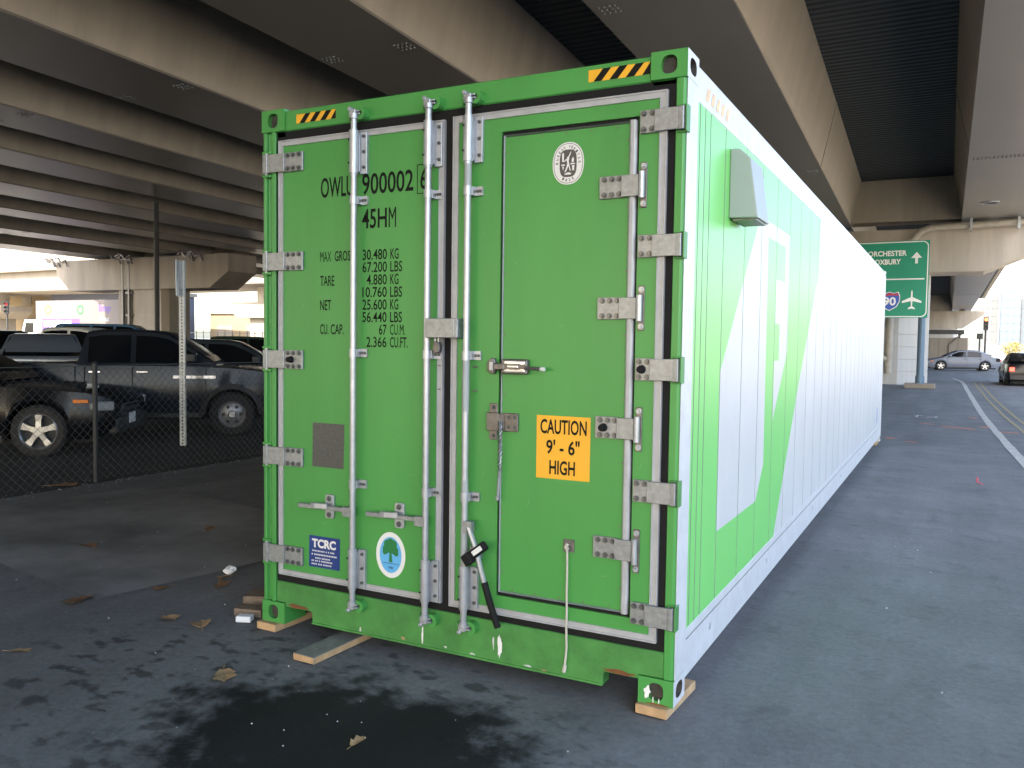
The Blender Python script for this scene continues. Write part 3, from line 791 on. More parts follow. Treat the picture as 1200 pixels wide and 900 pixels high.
# --- lock rods
RODS = ((0.679, doorL), (1.142, doorL), (1.372, doorR))
RY = -0.045
for ri, (x, par) in enumerate(RODS):
    mb = MB(); mb.cyl((x, RY, 0.27), (x, RY, 2.84), 0.0165, n=16); rod = mb.build("lock_rod", 'galv_light', par, smooth=40)
    for (za, zb) in ((2.545, 2.765), (0.345, 0.560)):
        b = MB(); b.cyl((x, RY, za), (x, RY, zb), 0.0245, n=16); b.cyl((x, RY, za - 0.012), (x, RY, za), 0.019, n=16)
        b.build("rod_sleeve", 'galv_light', par, smooth=40)
        b = MB(); b.box(x + 0.02, x + 0.064, -0.022, -0.0005, za - 0.004, zb - 0.006); b.box(x - 0.035, x + 0.02, -0.024, -0.0005, za + 0.01, zb - 0.02)
        b.build("rod_bracket", 'galv_light', par, bevel=0.0015)
        b = MB(); bolts(b, [(x + 0.048, za + 0.03 + k * (zb - za - 0.06) / 2) for k in range(3)], -0.022, 0.007); b.build("bracket_bolts", 'bolt', par)["kind"] = "stuff"
        b = MB(); b.cyl((x - 0.015, RY - 0.026, za + 0.05), (x - 0.015, RY - 0.024, za + 0.05), 0.006, n=8); b.cyl((x - 0.015, RY - 0.026, zb - 0.05), (x - 0.015, RY - 0.024, zb - 0.05), 0.006, n=8); b.build("grease_hole", 'hole', par)
    for z in (2.405, 1.605, 0.905):
        b = MB(); b.box(x - 0.03, x + 0.064, -0.014, -0.0005, z - 0.022, z + 0.022); b.lathe([(-0.022, 0.0215), (0.022, 0.0215)], (x, RY, z), (0, 0, 1), 16)
        b.box(x - 0.026, x + 0.026, -0.04, -0.012, z - 0.02, z + 0.02)
        b.build("rod_guide", 'galv_light', par, smooth=35)
        b = MB(); bolts(b, [(x + 0.036, z), (x + 0.052, z)], -0.014, 0.006); b.build("guide_bolts", 'bolt', par)["kind"] = "stuff"
    for (zc, s) in ((2.852, 1), (0.248, -1)):
        # forged cam on the rod end
        b = MB()
        b.box(x - 0.024, x + 0.016, RY - 0.014, RY + 0.02, zc - 0.018, zc + 0.018)
        b.cyl((x - 0.018, RY - 0.02, zc + s * 0.022), (x - 0.018, RY + 0.03, zc + s * 0.022), 0.012, n=8)
        b.cyl((x, RY, zc - s * 0.03), (x, RY, zc), 0.022, n=12)
        b.build("cam", 'galv_light', par, bevel=0.003)
        # green keeper welded to the frame: a C-shaped claw and a small lug
        b = MB()
        n_ = 8
        for k in range(n_):
            a0, a1 = radians(-115 + 230 * k / n_), radians(-115 + 230 * (k + 1) / n_)
            cxk = x + 0.034
            b.ext([(cxk + 0.013 * cos(a0), zc + 0.013 * sin(a0)), (cxk + 0.032 * cos(a0), zc + 0.034 * sin(a0)), (cxk + 0.032 * cos(a1), zc + 0.034 * sin(a1)), (cxk + 0.013 * cos(a1), zc + 0.013 * sin(a1))], 'y', -0.042, 0.004)
        b.build("cam_keeper", 'green', cont)
        b = MB(); b.box(x - 0.048, x - 0.030, -0.032, 0.004, zc - 0.024, zc + 0.016); b.build("cam_keeper", 'green', cont, bevel=0.003)
        b = MB(); b.box(x + 0.006, x + 0.040, RY - 0.008, RY + 0.012, zc - 0.010, zc - 0.002); b.box(x + 0.006, x + 0.036, RY - 0.008, RY + 0.012, zc + 0.006, zc + 0.014); b.build("cam_prong", 'galv_light', par, bevel=0.002)
# sleeves of bare metal on the third rod
for za, zb in ((2.40, 2.545), (1.33, 1.58), (0.905, 0.99), (0.56, 0.77)):
    b = MB(); b.cyl((1.372, RY, za), (1.372, RY, zb), 0.0178, n=16); b.build("rod_patch", 'vent', doorR, smooth=40)
# lying handles on the left leaf
for x, x0 in ((0.679, 0.315), (1.142, 0.780)):
    z = 0.762
    b = MB()
    b.box(x - 0.06, x + 0.004, -0.062, -0.030, z - 0.032, z + 0.020)
    b.ext([(x - 0.05, -0.052), (x - 0.20, -0.056), (x - 0.27, -0.066), (x0 - 0.0, -0.066), (x0, -0.050), (x - 0.27, -0.048), (x - 0.20, -0.038), (x - 0.05, -0.034)], 'z', z - 0.012, z + 0.012)
    b.build("door_handle", 'galv', doorL, bevel=0.003)
    b = MB(); b.ext([(x - 0.205, z - 0.066), (x - 0.160, z - 0.066), (x - 0.153, z - 0.055), (x - 0.153, z + 0.055), (x - 0.160, z + 0.066), (x - 0.205, z + 0.066), (x - 0.212, z + 0.055), (x - 0.212, z - 0.055)], 'y', -0.016, -0.0005)
    b.build("handle_catch", 'galv_light', doorL, bevel=0.002)
    b = MB(); bolts(b, [(x - 0.183, z + 0.045), (x - 0.183, z - 0.045)], -0.016, 0.011); b.build("catch_bolts", 'bolt', doorL)["kind"] = "stuff"
    b = MB(); b.ext([(x - 0.27, -0.07), (x - 0.235, -0.078), (x - 0.19, -0.068), (x - 0.165, -0.06), (x - 0.17, -0.045), (x - 0.26, -0.05)], 'z', z - 0.004, z + 0.024); b.build("catch_latch", 'galv_light', doorL, bevel=0.002)
# hanging handle with black grip on the third rod
b = MB(); b.box(1.378, 1.425, -0.07, -0.035, 0.735, 0.79); b.tube([(1.405, -0.062, 0.76), (1.452, -0.066, 0.66), (1.478, -0.064, 0.56), (1.502, -0.062, 0.485)], 0.014, 8); b.build("door_handle", 'galv', doorR, smooth=40)
b = MB(); b.tube([(1.498, -0.062, 0.50), (1.530, -0.06, 0.40), (1.572, -0.055, 0.285)], 0.017, 10); b.build("handle_grip", 'rubber', doorR, smooth=40)
b = MB(); b.box(1.405, 1.455, -0.05, -0.001, 0.60, 0.665); b.cyl((1.437, -0.05, 0.632), (1.437, -0.085, 0.632), 0.026, n=14); b.build("handle_catch", 'galv', doorR, bevel=0.003)
Rm = Matrix.Rotation(radians(-38), 3, 'Y')
b = MB(); b.obox((1.470, -0.088, 0.655), (0.125, 0.030, 0.046), Rm); b.build("seal_clip", 'rubber', doorR, bevel=0.010, seg=2)
b = MB(); b.obox((1.478, -0.1045, 0.661), (0.062, 0.006, 0.024), Rm); b.build("clip_window", 'stick_white', doorR, bevel=0.002)
b = MB(); b.obox((1.423, -0.09, 0.612), (0.05, 0.044, 0.058), Rm); b.build("padlock_body", 'rubber', doorR, bevel=0.008, seg=2)
# centre lock plate with padlock
b = MB(); b.box(1.150, 1.318, -0.075, -0.065, 1.690, 1.786); b.box(1.318, 1.338, -0.075, -0.006, 1.690, 1.786); b.box(1.150, 1.156, -0.075, -0.0, 1.690, 1.786); b.build("lock_plate", 'galv', doorR, bevel=0.003)
b = MB(); b.ext([(1.175, 1.63), (1.19, 1.61), (1.215, 1.615), (1.222, 1.65), (1.205, 1.675), (1.18, 1.67)], 'y', -0.05, -0.02); b.build("padlock", 'steel_dark', doorL, bevel=0.006)
b = MB(); b.tube([(1.185, -0.035, 1.665), (1.185, -0.035, 1.70), (1.205, -0.035, 1.705), (1.208, -0.035, 1.668)], 0.006, 6); b.build("padlock_shackle", 'galv_light', doorL)
for z in (1.55, 1.43):
    for x, p in ((1.185, doorL), (1.345, doorR), (1.40, doorR)):
        b = MB(); b.box(x - 0.014, x + 0.014, -0.006, -0.0004, z - 0.004, z + 0.004); b.build("cable_slot", 'steel_dark', p)
# toggle latch on the access door
z = 1.556
b = MB(); b.ext([(1.478, z - 0.018), (1.492, z - 0.034), (1.515, z - 0.040), (1.524, z - 0.02), (1.524, z + 0.02), (1.515, z + 0.040), (1.492, z + 0.036), (1.478, z + 0.018)], 'y', -0.026, -0.0005); b.build("latch_keeper", 'steel_dark', doorR, bevel=0.004)
b = MB(); b.box(1.495, 1.515, -0.034, -0.026, z - 0.022, z + 0.022); b.build("latch_keeper_face", 'galv_light', doorR, bevel=0.002)
b = MB(); b.box(1.520, 1.580, -0.040, -0.010, z - 0.018, z + 0.016); b.box(1.560, 1.700, -0.036, -0.0005, z - 0.036, z + 0.036); b.build("toggle_latch", 'steel_dark', doorR, bevel=0.006)
b = MB(); b.box(1.582, 1.692, -0.044, -0.036, z - 0.026, z - 0.012); b.box(1.582, 1.692, -0.044, -0.036, z + 0.012, z + 0.028); b.box(1.600, 1.660, -0.05, -0.036, z - 0.006, z + 0.008); b.build("latch_spring", 'chrome', doorR, bevel=0.003)
b = MB(); b.cyl((1.690, -0.035, z - 0.004), (1.790, -0.045, z - 0.008), 0.0085, n=8); b.build("latch_lever", 'steel_dark', doorR, smooth=40)
b = MB(); b.cyl((1.778, -0.0445, z - 0.0075), (1.798, -0.046, z - 0.008), 0.010, n=8); b.build("latch_tip", 'stick_white', doorR, smooth=40)
# hasp with hanging wire
b = MB(); b.box(1.485, 1.530, -0.008, -0.0005, 1.195, 1.375); b.box(1.478, 1.545, -0.024, -0.010, 1.240, 1.330); b.box(1.560, 1.645, -0.012, 0.001, 1.240, 1.330); b.box(1.540, 1.570, -0.020, -0.010, 1.245, 1.325)
b.build("hasp", 'steel_dark', doorR, bevel=0.003)
b = MB(); bolts(b, [(1.507, 1.215), (1.507, 1.355), (1.592, 1.262), (1.625, 1.262), (1.592, 1.310), (1.625, 1.310)], -0.012, 0.008); b.build("hasp_bolts", 'bolt', doorR)["kind"] = "stuff"
b = MB()
P1 = [(1.560 + 0.006 * sin(k * 1.9), -0.03 + 0.006 * cos(k * 1.9), 1.29 - k * 0.0125) for k in range(21)]
P2 = [(1.560 - 0.006 * sin(k * 1.9), -0.03 - 0.006 * cos(k * 1.9), 1.29 - k * 0.0125) for k in range(21)]
b.tube(P1, 0.005, 6); b.tube(P2, 0.005, 6); b.tube([(1.559, -0.03, 1.05), (1.553, -0.03, 0.985), (1.550, -0.03, 0.915)], 0.007, 6); b.cyl((1.549, -0.03, 0.905), (1.55, -0.03, 0.92), 0.012, n=8)
b.build("hanging_wire", 'galv', doorR, smooth=50)
# rope on its plate
b = MB(); b.box(1.890, 1.946, -0.004, 0.0015, 0.690, 0.750); bolts(b, [(1.902, .702), (1.902, .738), (1.934, .702), (1.934, .738)], -0.004, 0.004, 0.004); b.build("rope_plate", 'steel_dark', doorR, bevel=0.001)
b = MB(); b.tube([(1.917, -0.004, 0.725), (1.917, -0.02, 0.722), (1.919, -0.022, 0.69), (1.919, -0.019, 0.6), (1.918, -0.018, 0.5), (1.921, -0.02, 0.42), (1.919, -0.018, 0.33), (1.921, -0.016, 0.24), (1.917, -0.014, 0.19), (1.912, -0.014, 0.15), (1.916, -0.014, 0.128)], 0.0055, 7)
b.tube([(1.917, -0.02, 0.735), (1.909, -0.022, 0.715), (1.919, -0.025, 0.70), (1.926, -0.022, 0.716)], 0.006, 6); b.cyl((1.908, -0.014, 0.118), (1.914, -0.014, 0.150), 0.010, n=8)
b.build("pull_rope", 'rope', doorR, smooth=50)

# --- wear: short scratches on the leaves
for (xx, zz, ln, an, par) in ((0.60, 1.36, 0.07, 0.05, doorL), (0.95, 1.18, 0.05, 0.9, doorL), (0.30, 1.86, 0.04, 1.2, doorL), (1.02, 0.98, 0.06, -0.3, doorL), (1.45, 1.02, 0.05, 1.4, doorR), (1.70, 0.90, 0.06, 1.45, doorR),
                              (1.86, 1.75, 0.04, 0.4, doorR), (1.44, 2.20, 0.03, 1.2, doorR), (2.10, 0.60, 0.05, 0.2, doorR), (1.62, 2.05, 0.03, 2.0, doorR), (0.45, 0.66, 0.05, 0.25, doorL), (2.26, 1.12, 0.04, 1.3, doorR)):
    dx, dz = cos(an) * ln / 2, sin(an) * ln / 2
    wx, wz = -sin(an) * 0.0014, cos(an) * 0.0014
    yk = -0.0009 if par is doorL or xx < 1.53 or xx > 2.22 else 0.0011
    mb = MB(); mb.add([(xx - dx, yk, zz - dz), (xx + wx, yk, zz + wz), (xx + dx, yk, zz + dz), (xx - wx, yk, zz - wz)], [(0, 1, 2, 3)]); mb.build("scratch", 'green_scuff', par, recalc=False)
# --- lettering and stickers
DP = lambda y: (lambda a, b: (a, y, b))
P = DP(-0.0012)
def word(txt, a0, a1, z0, z1, bold, par, m='ink', pl=P):
    T = MB(); text_into(T, txt, a0, a1, z0, z1, pl, bold)
    return T.build("lettering", m, par, recalc=False)
word("OWLU", 0.422, 0.642, 2.437, 2.546, 0.014, doorL)
word("900002", 0.700, 1.024, 2.435, 2.546, 0.014, doorL)
word("6", 1.066, 1.106, 2.440, 2.545, 0.014, doorL)
word("45H", 0.700, 0.860, 2.259, 2.362, 0.014, doorL)
word("M", 0.872, 0.918, 2.259, 2.362, 0.0, doorL)
T = MB()
for (a0, a1, z0, z1) in ((1.046, 1.050, 2.418, 2.566), (1.122, 1.126, 2.418, 2.566), (1.050, 1.122, 2.418, 2.422), (1.050, 1.122, 2.562, 2.566)):
    T.add([P(a0, z0), P(a1, z0), P(a1, z1), P(a0, z1)], [(0, 1, 2, 3)])
T.build("digit_frame", 'ink', doorL, recalc=False)
rows = [("30.480", "KG", 6), ("67.200", "LBS", 6), ("4.880", "KG", 5), ("10.760", "LBS", 6), ("25.600", "KG", 6), ("56.440", "LBS", 6), ("67", "CU.M.", 2), ("2.366", "CU.FT.", 5)]
wch = 0.0272
for i, (n, un, c_) in enumerate(rows):
    zt = 2.150 - i * 0.0655
    zc = zt - 0.055
    word(n, 0.862 - c_ * wch + 0.006, 0.862, zc, zt, 0.010, doorL)
    word(un, 0.884, 0.884 + {"KG": 0.052, "LBS": 0.075, "CU.M.": 0.095, "CU.FT.": 0.112}[un], zc, zt, 0.010 if un != "CU.M." else 0.0, doorL)
for t_, i, w in (("MAX", 0, 0.076), ("TARE", 2, 0.098), ("NET", 4, 0.076), ("CU.", 6, 0.058)):
    zt = 2.150 - i * 0.0655
    word(t_, 0.418, 0.418 + w, zt - 0.055, zt, 0.010 if t_ != "MAX" else 0.0, doorL)
word("GROSS", 0.518, 0.642, 2.095, 2.150, 0.010, doorL)
word("CAP.", 0.492, 0.580, 2.150 - 6 * 0.0655 - 0.055, 2.150 - 6 * 0.0655, 0.010, doorL)

def flat(name, poly, y, m, parent):
    mb = MB(); mb.add([(px, y, pz) for px, pz in poly], [tuple(range(len(poly)))]); return mb.build(name, m, parent, recalc=False)
def ellp(cx, cz, rx, rz, n=40, e=2.0):
    return [(cx + rx * math.copysign(abs(cos(2 * pi * k / n)) ** (2 / e), cos(2 * pi * k / n)), cz + rz * math.copysign(abs(sin(2 * pi * k / n)) ** (2 / e), sin(2 * pi * k / n))) for k in range(n)]
# hazard stripes on the header
def hazard(x0, x1, z0, z1, y, parent, n=3.5):
    mb = MB()
    mb.add([(x0, y, z0), (x1, y, z0), (x1, y, z1), (x0, y, z1)], [(0, 1, 2, 3)], 0)
    h = z1 - z0; w = (x1 - x0) / 7.4
    for k in range(4):
        a = x0 + w * (0.6 + 1.95 * k)
        q = [(a, z0), (a + w, z0), (a + w + h * 0.85, z1), (a + h * 0.85, z1)]
        q = [(min(max(p[0], x0), x1), p[1]) for p in q]
        if q[1][0] - q[0][0] < 0.01: continue
        mb.add([(p[0], y - 0.0006, p[1]) for p in q], [(0, 1, 2, 3)], 1)
    return mb.build("hazard_stripe", ['yellow', 'ink'], parent, recalc=False)
hazard(0.245, 0.52, 2.856, 2.905, -0.0005 + 0.004, cont)
hazard(1.975, 2.268, 2.858, 2.912, -0.0005 + 0.004, cont)
flat("data_plate", [(0.365, 0.972), (0.582, 0.972), (0.588, 1.216), (0.368, 1.216)], -0.0015, 'plate', doorL)
mb = MB()
for k in range(11):
    zz = 1.195 - k * 0.02
    xx = 0.385
    while xx < 0.56:
        ww = random.uniform(0.012, 0.05)
        if random.random() < 0.6:
            mb.add([(xx, -0.0022, zz - 0.004), (min(xx + ww, .57), -0.0022, zz - 0.004), (min(xx + ww, .57), -0.0022, zz + 0.003), (xx, -0.0022, zz + 0.003)], [(0, 1, 2, 3)])
        xx += ww + 0.012
mb.build("plate_print", 'stick_grey', doorL, recalc=False)
flat("blue_sticker", [(0.342, 0.410), (0.558, 0.410), (0.560, 0.586), (0.344, 0.586)], -0.0015, 'blue', doorL)
T = MB(); P = DP(-0.0024)
text_into(T, "TCRC", 0.364, 0.532, 0.520, 0.570, P, 0.045)
for k, (zz, a, b_) in enumerate(((0.502, .366, .520), (0.482, .362, .535), (0.462, .388, .498), (0.446, .362, .505), (0.428, .362, .500))):
    xx = a
    while xx < b_:
        ww = 0.0065 if k != 1 else 0.008
        T.add([P(xx, zz - 0.004), P(xx + ww, zz - 0.004), P(xx + ww, zz + 0.004), P(xx, zz + 0.004)], [(0, 1, 2, 3)])
        xx += ww + 0.0035 + (0.006 if random.random() < .15 else 0)
T.build("sticker_print", 'stick_white', doorL, recalc=False)
# oval tree emblem
cx, cz = 0.897, 0.543
flat("emblem", ellp(cx, cz, 0.094, 0.122), -0.0015, 'stick_white', doorL)
flat("emblem_disc", ellp(cx, cz, 0.070, 0.096), -0.0024, 'stick_sky', doorL)
T = MB()
for (dx, dz, r) in ((0, 0.045, .034), (-.026, .030, .024), (.026, .028, .024), (-.020, .058, .022), (.020, .060, .022), (0, .072, .018), (-.036, .014, .015), (.036, .012, .015)):
    e = ellp(cx + dx, cz + dz, r, r, 14); T.add([(p[0], -0.0033 - 0.00002 * r * 1000, p[1]) for p in e], [tuple(range(14))])
T.add([(cx - .010, -.0031, cz - .038), (cx + .012, -.0031, cz - .038), (cx + .007, -.0031, cz + .02), (cx - .006, -.0031, cz + .02)], [(0, 1, 2, 3)])
T.build("emblem_tree", 'stick_green', doorL, recalc=False)
T = MB(); text_into(T, "1980", cx - 0.016, cx + 0.018, cz - .074, cz - .060, DP(-.0033), 0.02)
T.add([(cx - .05, -.0033, cz - .046), (cx + .055, -.0033, cz - .046), (cx + .055, -.0033, cz - .043), (cx - .05, -.0033, cz - .043)], [(0, 1, 2, 3)])
T.build("emblem_print", 'blue', doorL, recalc=False)
# inspection oval on the access door
cx, cz = 1.882, 2.502
par = doorR; y0 = 0.0005
flat("oval_sticker", ellp(cx, cz, 0.079, 0.097, 48, 2.2), y0, 'stick_white', par)
mb = MB()
o = ellp(cx, cz, 0.0735, 0.0915, 48, 2.2); i_ = ellp(cx, cz, 0.0710, 0.0890, 48, 2.2)
mb.add([(p[0], y0 - .0008, p[1]) for p in o + i_], [(k, (k + 1) % 48, 48 + (k + 1) % 48, 48 + k) for k in range(48)])
e = ellp(cx, cz, 0.043, 0.063, 40, 3.2); mb.add([(p[0], y0 - .0008, p[1]) for p in e], [tuple(range(40))])
def arc_text(mb, s, a0, a1, rx, rz, h):
    for k, ch in enumerate(s):
        if ch == ' ': continue
        a = radians(a0 + (a1 - a0) * k / (len(s) - 1))
        px, pz = cx + rx * cos(a), cz + rz * sin(a)
        up = Vector((cos(a), sin(a))) if s != "1828" else Vector((-cos(a), -sin(a)))
        rt = Vector((up.y, -up.x))
        w = h * 0.7
        text_into(mb, ch, -w / 2, w / 2, -h / 2, h / 2, lambda q, r: (px + rt.x * q + up.x * r, y0 - .0008, pz + rt.y * q + up.y * r), 0.02)
arc_text(mb, "BUREAU VERITAS", 178, 2, 0.057, 0.077, 0.013)
arc_text(mb, "1828", 245, 295, 0.057, 0.077, 0.013)
mb.build("oval_print", 'stick_grey', par, recalc=False)
mb = MB()
def poly2(mb, pts, dy=0.0018):
    mb.add([(cx + a, y0 - dy, cz + b) for a, b in pts], [tuple(range(len(pts)))])
poly2(mb, [(-.004, .03), (.004, .03), (.006, .022), (.003, .012), (.006, -.004), (.012, -.028), (.016, -.034), (.009, -.034), (.002, -.012), (-.006, -.030), (-.012, -.040), (-.018, -.040), (-.008, -.016), (-.004, .0), (-.008, .014)])
poly2(mb, [(.004, .026), (.010, .036), (.016, .052), (.012, .052), (.006, .040), (.0, .03)])
poly2(mb, [(-.008, .016), (-.020, .006), (-.022, .010), (-.008, .022)])
poly2(mb, [(-.030, .008), (-.022, .008), (-.021, .046), (-.027, .05), (-.031, .042)])
poly2(mb, [(-.034, -.004), (-.016, -.004), (-.016, -.010), (-.034, -.010)]); poly2(mb, [(.012, 0), (.034, 0), (.034, -.006), (.012, -.006)])
poly2(mb, [(.018, .004), (.028, .004), (.030, .018), (.024, .028), (.018, .016)]); poly2(mb, [(-.030, -.014), (-.020, -.014), (-.024, -.032)])
poly2(mb, [(.020, -.010), (.032, -.010), (.030, -.034), (.022, -.034)]); poly2(mb, [(-.018, -.046), (.018, -.046), (.014, -.052), (-.016, -.052)]); poly2(mb, [(-.008, -.042), (.012, -.042), (.008, -.047), (-.006, -.047)])
mb.build("oval_figure", 'stick_white', par, recalc=False)
# caution sign
flat("caution_sticker", [(1.740, 1.029), (2.016, 1.030), (2.016, 1.329), (1.740, 1.329)], 0.0005, 'yellow', doorR)
T = MB(); P = DP(-0.0004)
text_into(T, "CAUTION", 1.760, 1.998, 1.242, 1.312, P, 0.022)
text_into(T, "9' - 6\"", 1.792, 1.964, 1.146, 1.216, P, 0.022)
text_into(T, "HIGH", 1.810, 1.942, 1.050, 1.118, P, 0.022)
T.build("sticker_print", 'ink', doorR, recalc=False)

# --- right-hand side wall: vertical panels with printed logo
LOGO = [[(0.71, 1.527), (0.72, 0.706), (1.70, 0.706), (1.915, 0.915), (1.885, 2.355), (2.515, 2.355), (2.515, 2.11), (2.19, 2.11), (2.19, 1.817), (2.355, 1.817), (2.355, 1.57), (2.19, 1.57), (2.19, 1.17), (2.68, 1.63), (2.68, 2.452), (1.625, 2.452)]]
GREEN_EDGE = [(2.285, 0.30), (3.152, 1.286), (4.14, 2.29), (4.17, 2.80)]
def inside(p, poly):
    r = False
    for k in range(len(poly)):
        (x1, y1), (x2, y2) = poly[k], poly[k - 1]
        if (y1 > p[1]) != (y2 > p[1]) and p[0] < (x2 - x1) * (p[1] - y1) / (y2 - y1) + x1: r = not r
    return r
GP = [(0.178, 0.30), (2.285, 0.30), (3.152, 1.286), (4.14, 2.29), (4.17, 2.80), (0.178, 2.80)]
def is_green(p): return inside(p, GP) and not inside(p, LOGO[0])
seams = [0.179, 0.225, 0.318, 0.415, 0.715, 1.205, 1.675, 2.17, 2.665, 3.135]
while seams[-1] < 11.4: seams.append(seams[-1] + 0.482)
seams.append(LEN - 0.125)
PZ0, PZ1 = 0.355, 2.766
lines = []
for poly in (LOGO[0], GREEN_EDGE):
    for k in range(len(poly) if poly is LOGO[0] else len(poly) - 1):
        lines.append((poly[k], poly[(k + 1) % len(poly)]))
for a, b in zip(seams[:-1], seams[1:]):
    g = 0.006
    bm = bmesh.new()
    vs = [bm.verts.new((2.434, q, z)) for q, z in ((a + g, PZ0), (b - g, PZ0), (b - g, PZ1), (a + g, PZ1))]
    bm.faces.new(vs)
    for (p, q) in lines:
        if max(p[0], q[0]) < a or min(p[0], q[0]) > b: continue
        d = Vector((0, q[0] - p[0], q[1] - p[1]))
        nrm = Vector((0, -d.z, d.y)).normalized()
        bmesh.ops.bisect_plane(bm, geom=bm.verts[:] + bm.edges[:] + bm.faces[:], plane_co=(2.434, p[0], p[1]), plane_no=nrm)
    for f in bm.faces:
        cc = f.calc_center_median()
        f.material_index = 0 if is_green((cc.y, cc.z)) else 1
    # thickness
    r = bmesh.ops.extrude_edge_only(bm, edges=[e for e in bm.edges if e.is_boundary])
    for v_ in [x for x in r['geom'] if isinstance(x, bmesh.types.BMVert)]:
        v_.co.x -= 0.02
        v_.co.y += g * (0.7 if v_.co.y > (a + b) / 2 else -0.7)
    bm.normal_update()
    for f in bm.faces:
        if f.normal.x < -0.5: f.normal_flip()
        if abs(f.normal.x) < 0.5: f.material_index = 2
    me = bpy.data.meshes.new("side_panel")
    bm.to_mesh(me); bm.free()
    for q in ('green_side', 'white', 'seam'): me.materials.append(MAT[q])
    o = bpy.data.objects.new("side_panel", me); COL.objects.link(o); o.parent = cont
mb = MB(); mb.box(2.395, 2.418, 0.178, LEN - 0.125, 0.3, 2.80); mb.build("side_core", 'seam', cont)
# rails
mb = MB(); mb.ext([(2.38, 2.764), (2.436, 2.764), (2.437, ZTOP - 0.03), (2.425, ZTOP - 0.018), (2.38, ZTOP - 0.018)], 'y', CD - 0.006, LEN - CD); mb.build("top_rail", 'white_worn', cont, bevel=0.003)
mb = MB(); mb.ext([(2.34, 0.125), (2.436, 0.125), (2.436, 0.135), (2.402, 0.145), (2.402, 0.285), (2.434, 0.305), (2.434, 0.354), (2.39, 0.354), (2.39, 0.15), (2.34, 0.15)], 'y', CD - 0.006, LEN - CD)
br = mb.build("bottom_rail", 'white_worn', cont, bevel=0.002)
mb = MB(); mb.ext([(2.4365, 0.128), (2.437, 0.302), (2.4335, 0.302), (2.4335, 0.128)], 'y', CD - 0.004, LEN - CD - 0.002); mb.build("rail_cover", 'white_worn', cont)
for yy in (0.62, 2.1, 4.2, 6.3, 8.4, 10.5):
    mb = MB(); mb.cyl((2.4368, yy, 0.24), (2.4395, yy, 0.24), 0.018, n=12); mb.build("rail_plug", 'vent', cont)
# faded hazard stripe on the top rail
mb = MB()
for k in range(5):
    a = 0.30 + k * 0.095
    mb.add([(2.4378, a, 2.80), (2.4378, a + 0.05, 2.80), (2.4378, a + 0.085, 2.865), (2.4378, a + 0.035, 2.865)], [(0, 1, 2, 3)])
mb.build("hazard_stripe", 'orange_faded', cont, recalc=False)
flat2 = MB(); flat2.add([(2.4348, 11.24, 0.43), (2.4348, 11.34, 0.43), (2.4348, 11.34, 0.68), (2.4348, 11.24, 0.68)], [(0, 1, 2, 3)]); flat2.build("side_decal", 'sign_blue', cont, recalc=False)
# other faces
mb = MB(); mb.box(0.03, 2.40, 0.10, LEN - 0.06, ZTOP - 0.045, ZTOP - 0.025); mb.build("roof_panel", 'white_worn', cont)
mb = MB(); mb.box(0.02, 0.05, 0.16, LEN - 0.12, 0.15, ZTOP - 0.02); mb.build("side_wall", 'white', cont)
mb = MB(); mb.box(0.12, W - 0.12, LEN - 0.06, LEN - 0.02, 0.15, ZTOP - 0.02); mb.build("end_wall", 'white', cont)
mb = MB(); mb.box(0.05, 2.39, 0.09, LEN - 0.06, 0.16, 0.20); mb.build("floor_frame", 'steel_dark', cont)
# vent hood
mb = MB(); mb.ext([(2.434, 2.332), (2.583, 2.326), (2.538, 2.632), (2.482, 2.683), (2.434, 2.686)], 'y', 0.815, 1.115)
vh = mb.build("vent_hood", 'vent', cont, bevel=0.006, seg=2)
mb = MB(); mb.box(2.45, 2.57, 0.84, 1.09, 2.318, 2.328); mb.build("vent_grille", 'steel_dark', vh)

# ------------------------------------------------------------------ timber under the container
def timber(label, c, size, rz, m, mats2=None, z=0.005):
    mb = MB(); a, b, d = size
    mb.box(-a / 2, a / 2, -b / 2, b / 2, 0, d)
    mb.m = [0, 0, 1, 1, 1, 1]
    o = mb.build("timber_board", [m, mats2 or m], None, bevel=0.003, loc=(c[0], c[1], z))
    o.rotation_euler = (0, 0, rz)
    return tag(o, label, "board", "timber packing under the container")
timber("pale timber block under the near right corner casting", (2.355, 0.165, 0), (0.15, 0.40, 0.043), radians(-3), 'wood', z=0.006)
timber("pale timber board under the left corner casting", (0.065, 0.18, 0), (0.145, 0.44, 0.043), radians(-2), 'wood', z=0.006)
timber("wet grey plank sticking out from beneath the green sill", (0.585, 0.17, 0), (0.145, 0.95, 0.038), radians(-2), 'wood_mid', 'wood', z=0.006)
timber("dark weathered board leaning behind the left corner casting", (-0.28, 0.33, 0), (0.26, 0.16, 0.07), radians(25), 'wood_grey', z=0.006)
timber("small dark offcut beside the left corner casting", (-0.22, 0.13, 0), (0.18, 0.1, 0.045), radians(15), 'wood_grey', z=0.006)
timber("timber board under the far right corner of the container", (2.33, 11.95, 0), (0.15, 0.4, 0.043), 0, 'wood', z=0.006)
timber("timber board under the far left corner of the container", (0.08, 11.95, 0), (0.15, 0.4, 0.043), 0, 'wood', z=0.006)
mb = MB(); mb.box(-0.045, 0.045, -0.03, 0.03, 0, 0.035); o = mb.build("wood_chip", 'paper', None, bevel=0.004, loc=(-0.165, 0.02, 0.006)); o.rotation_euler = (0, 0, 0.4)
tag(o, "small white block beside the left corner casting", "block")

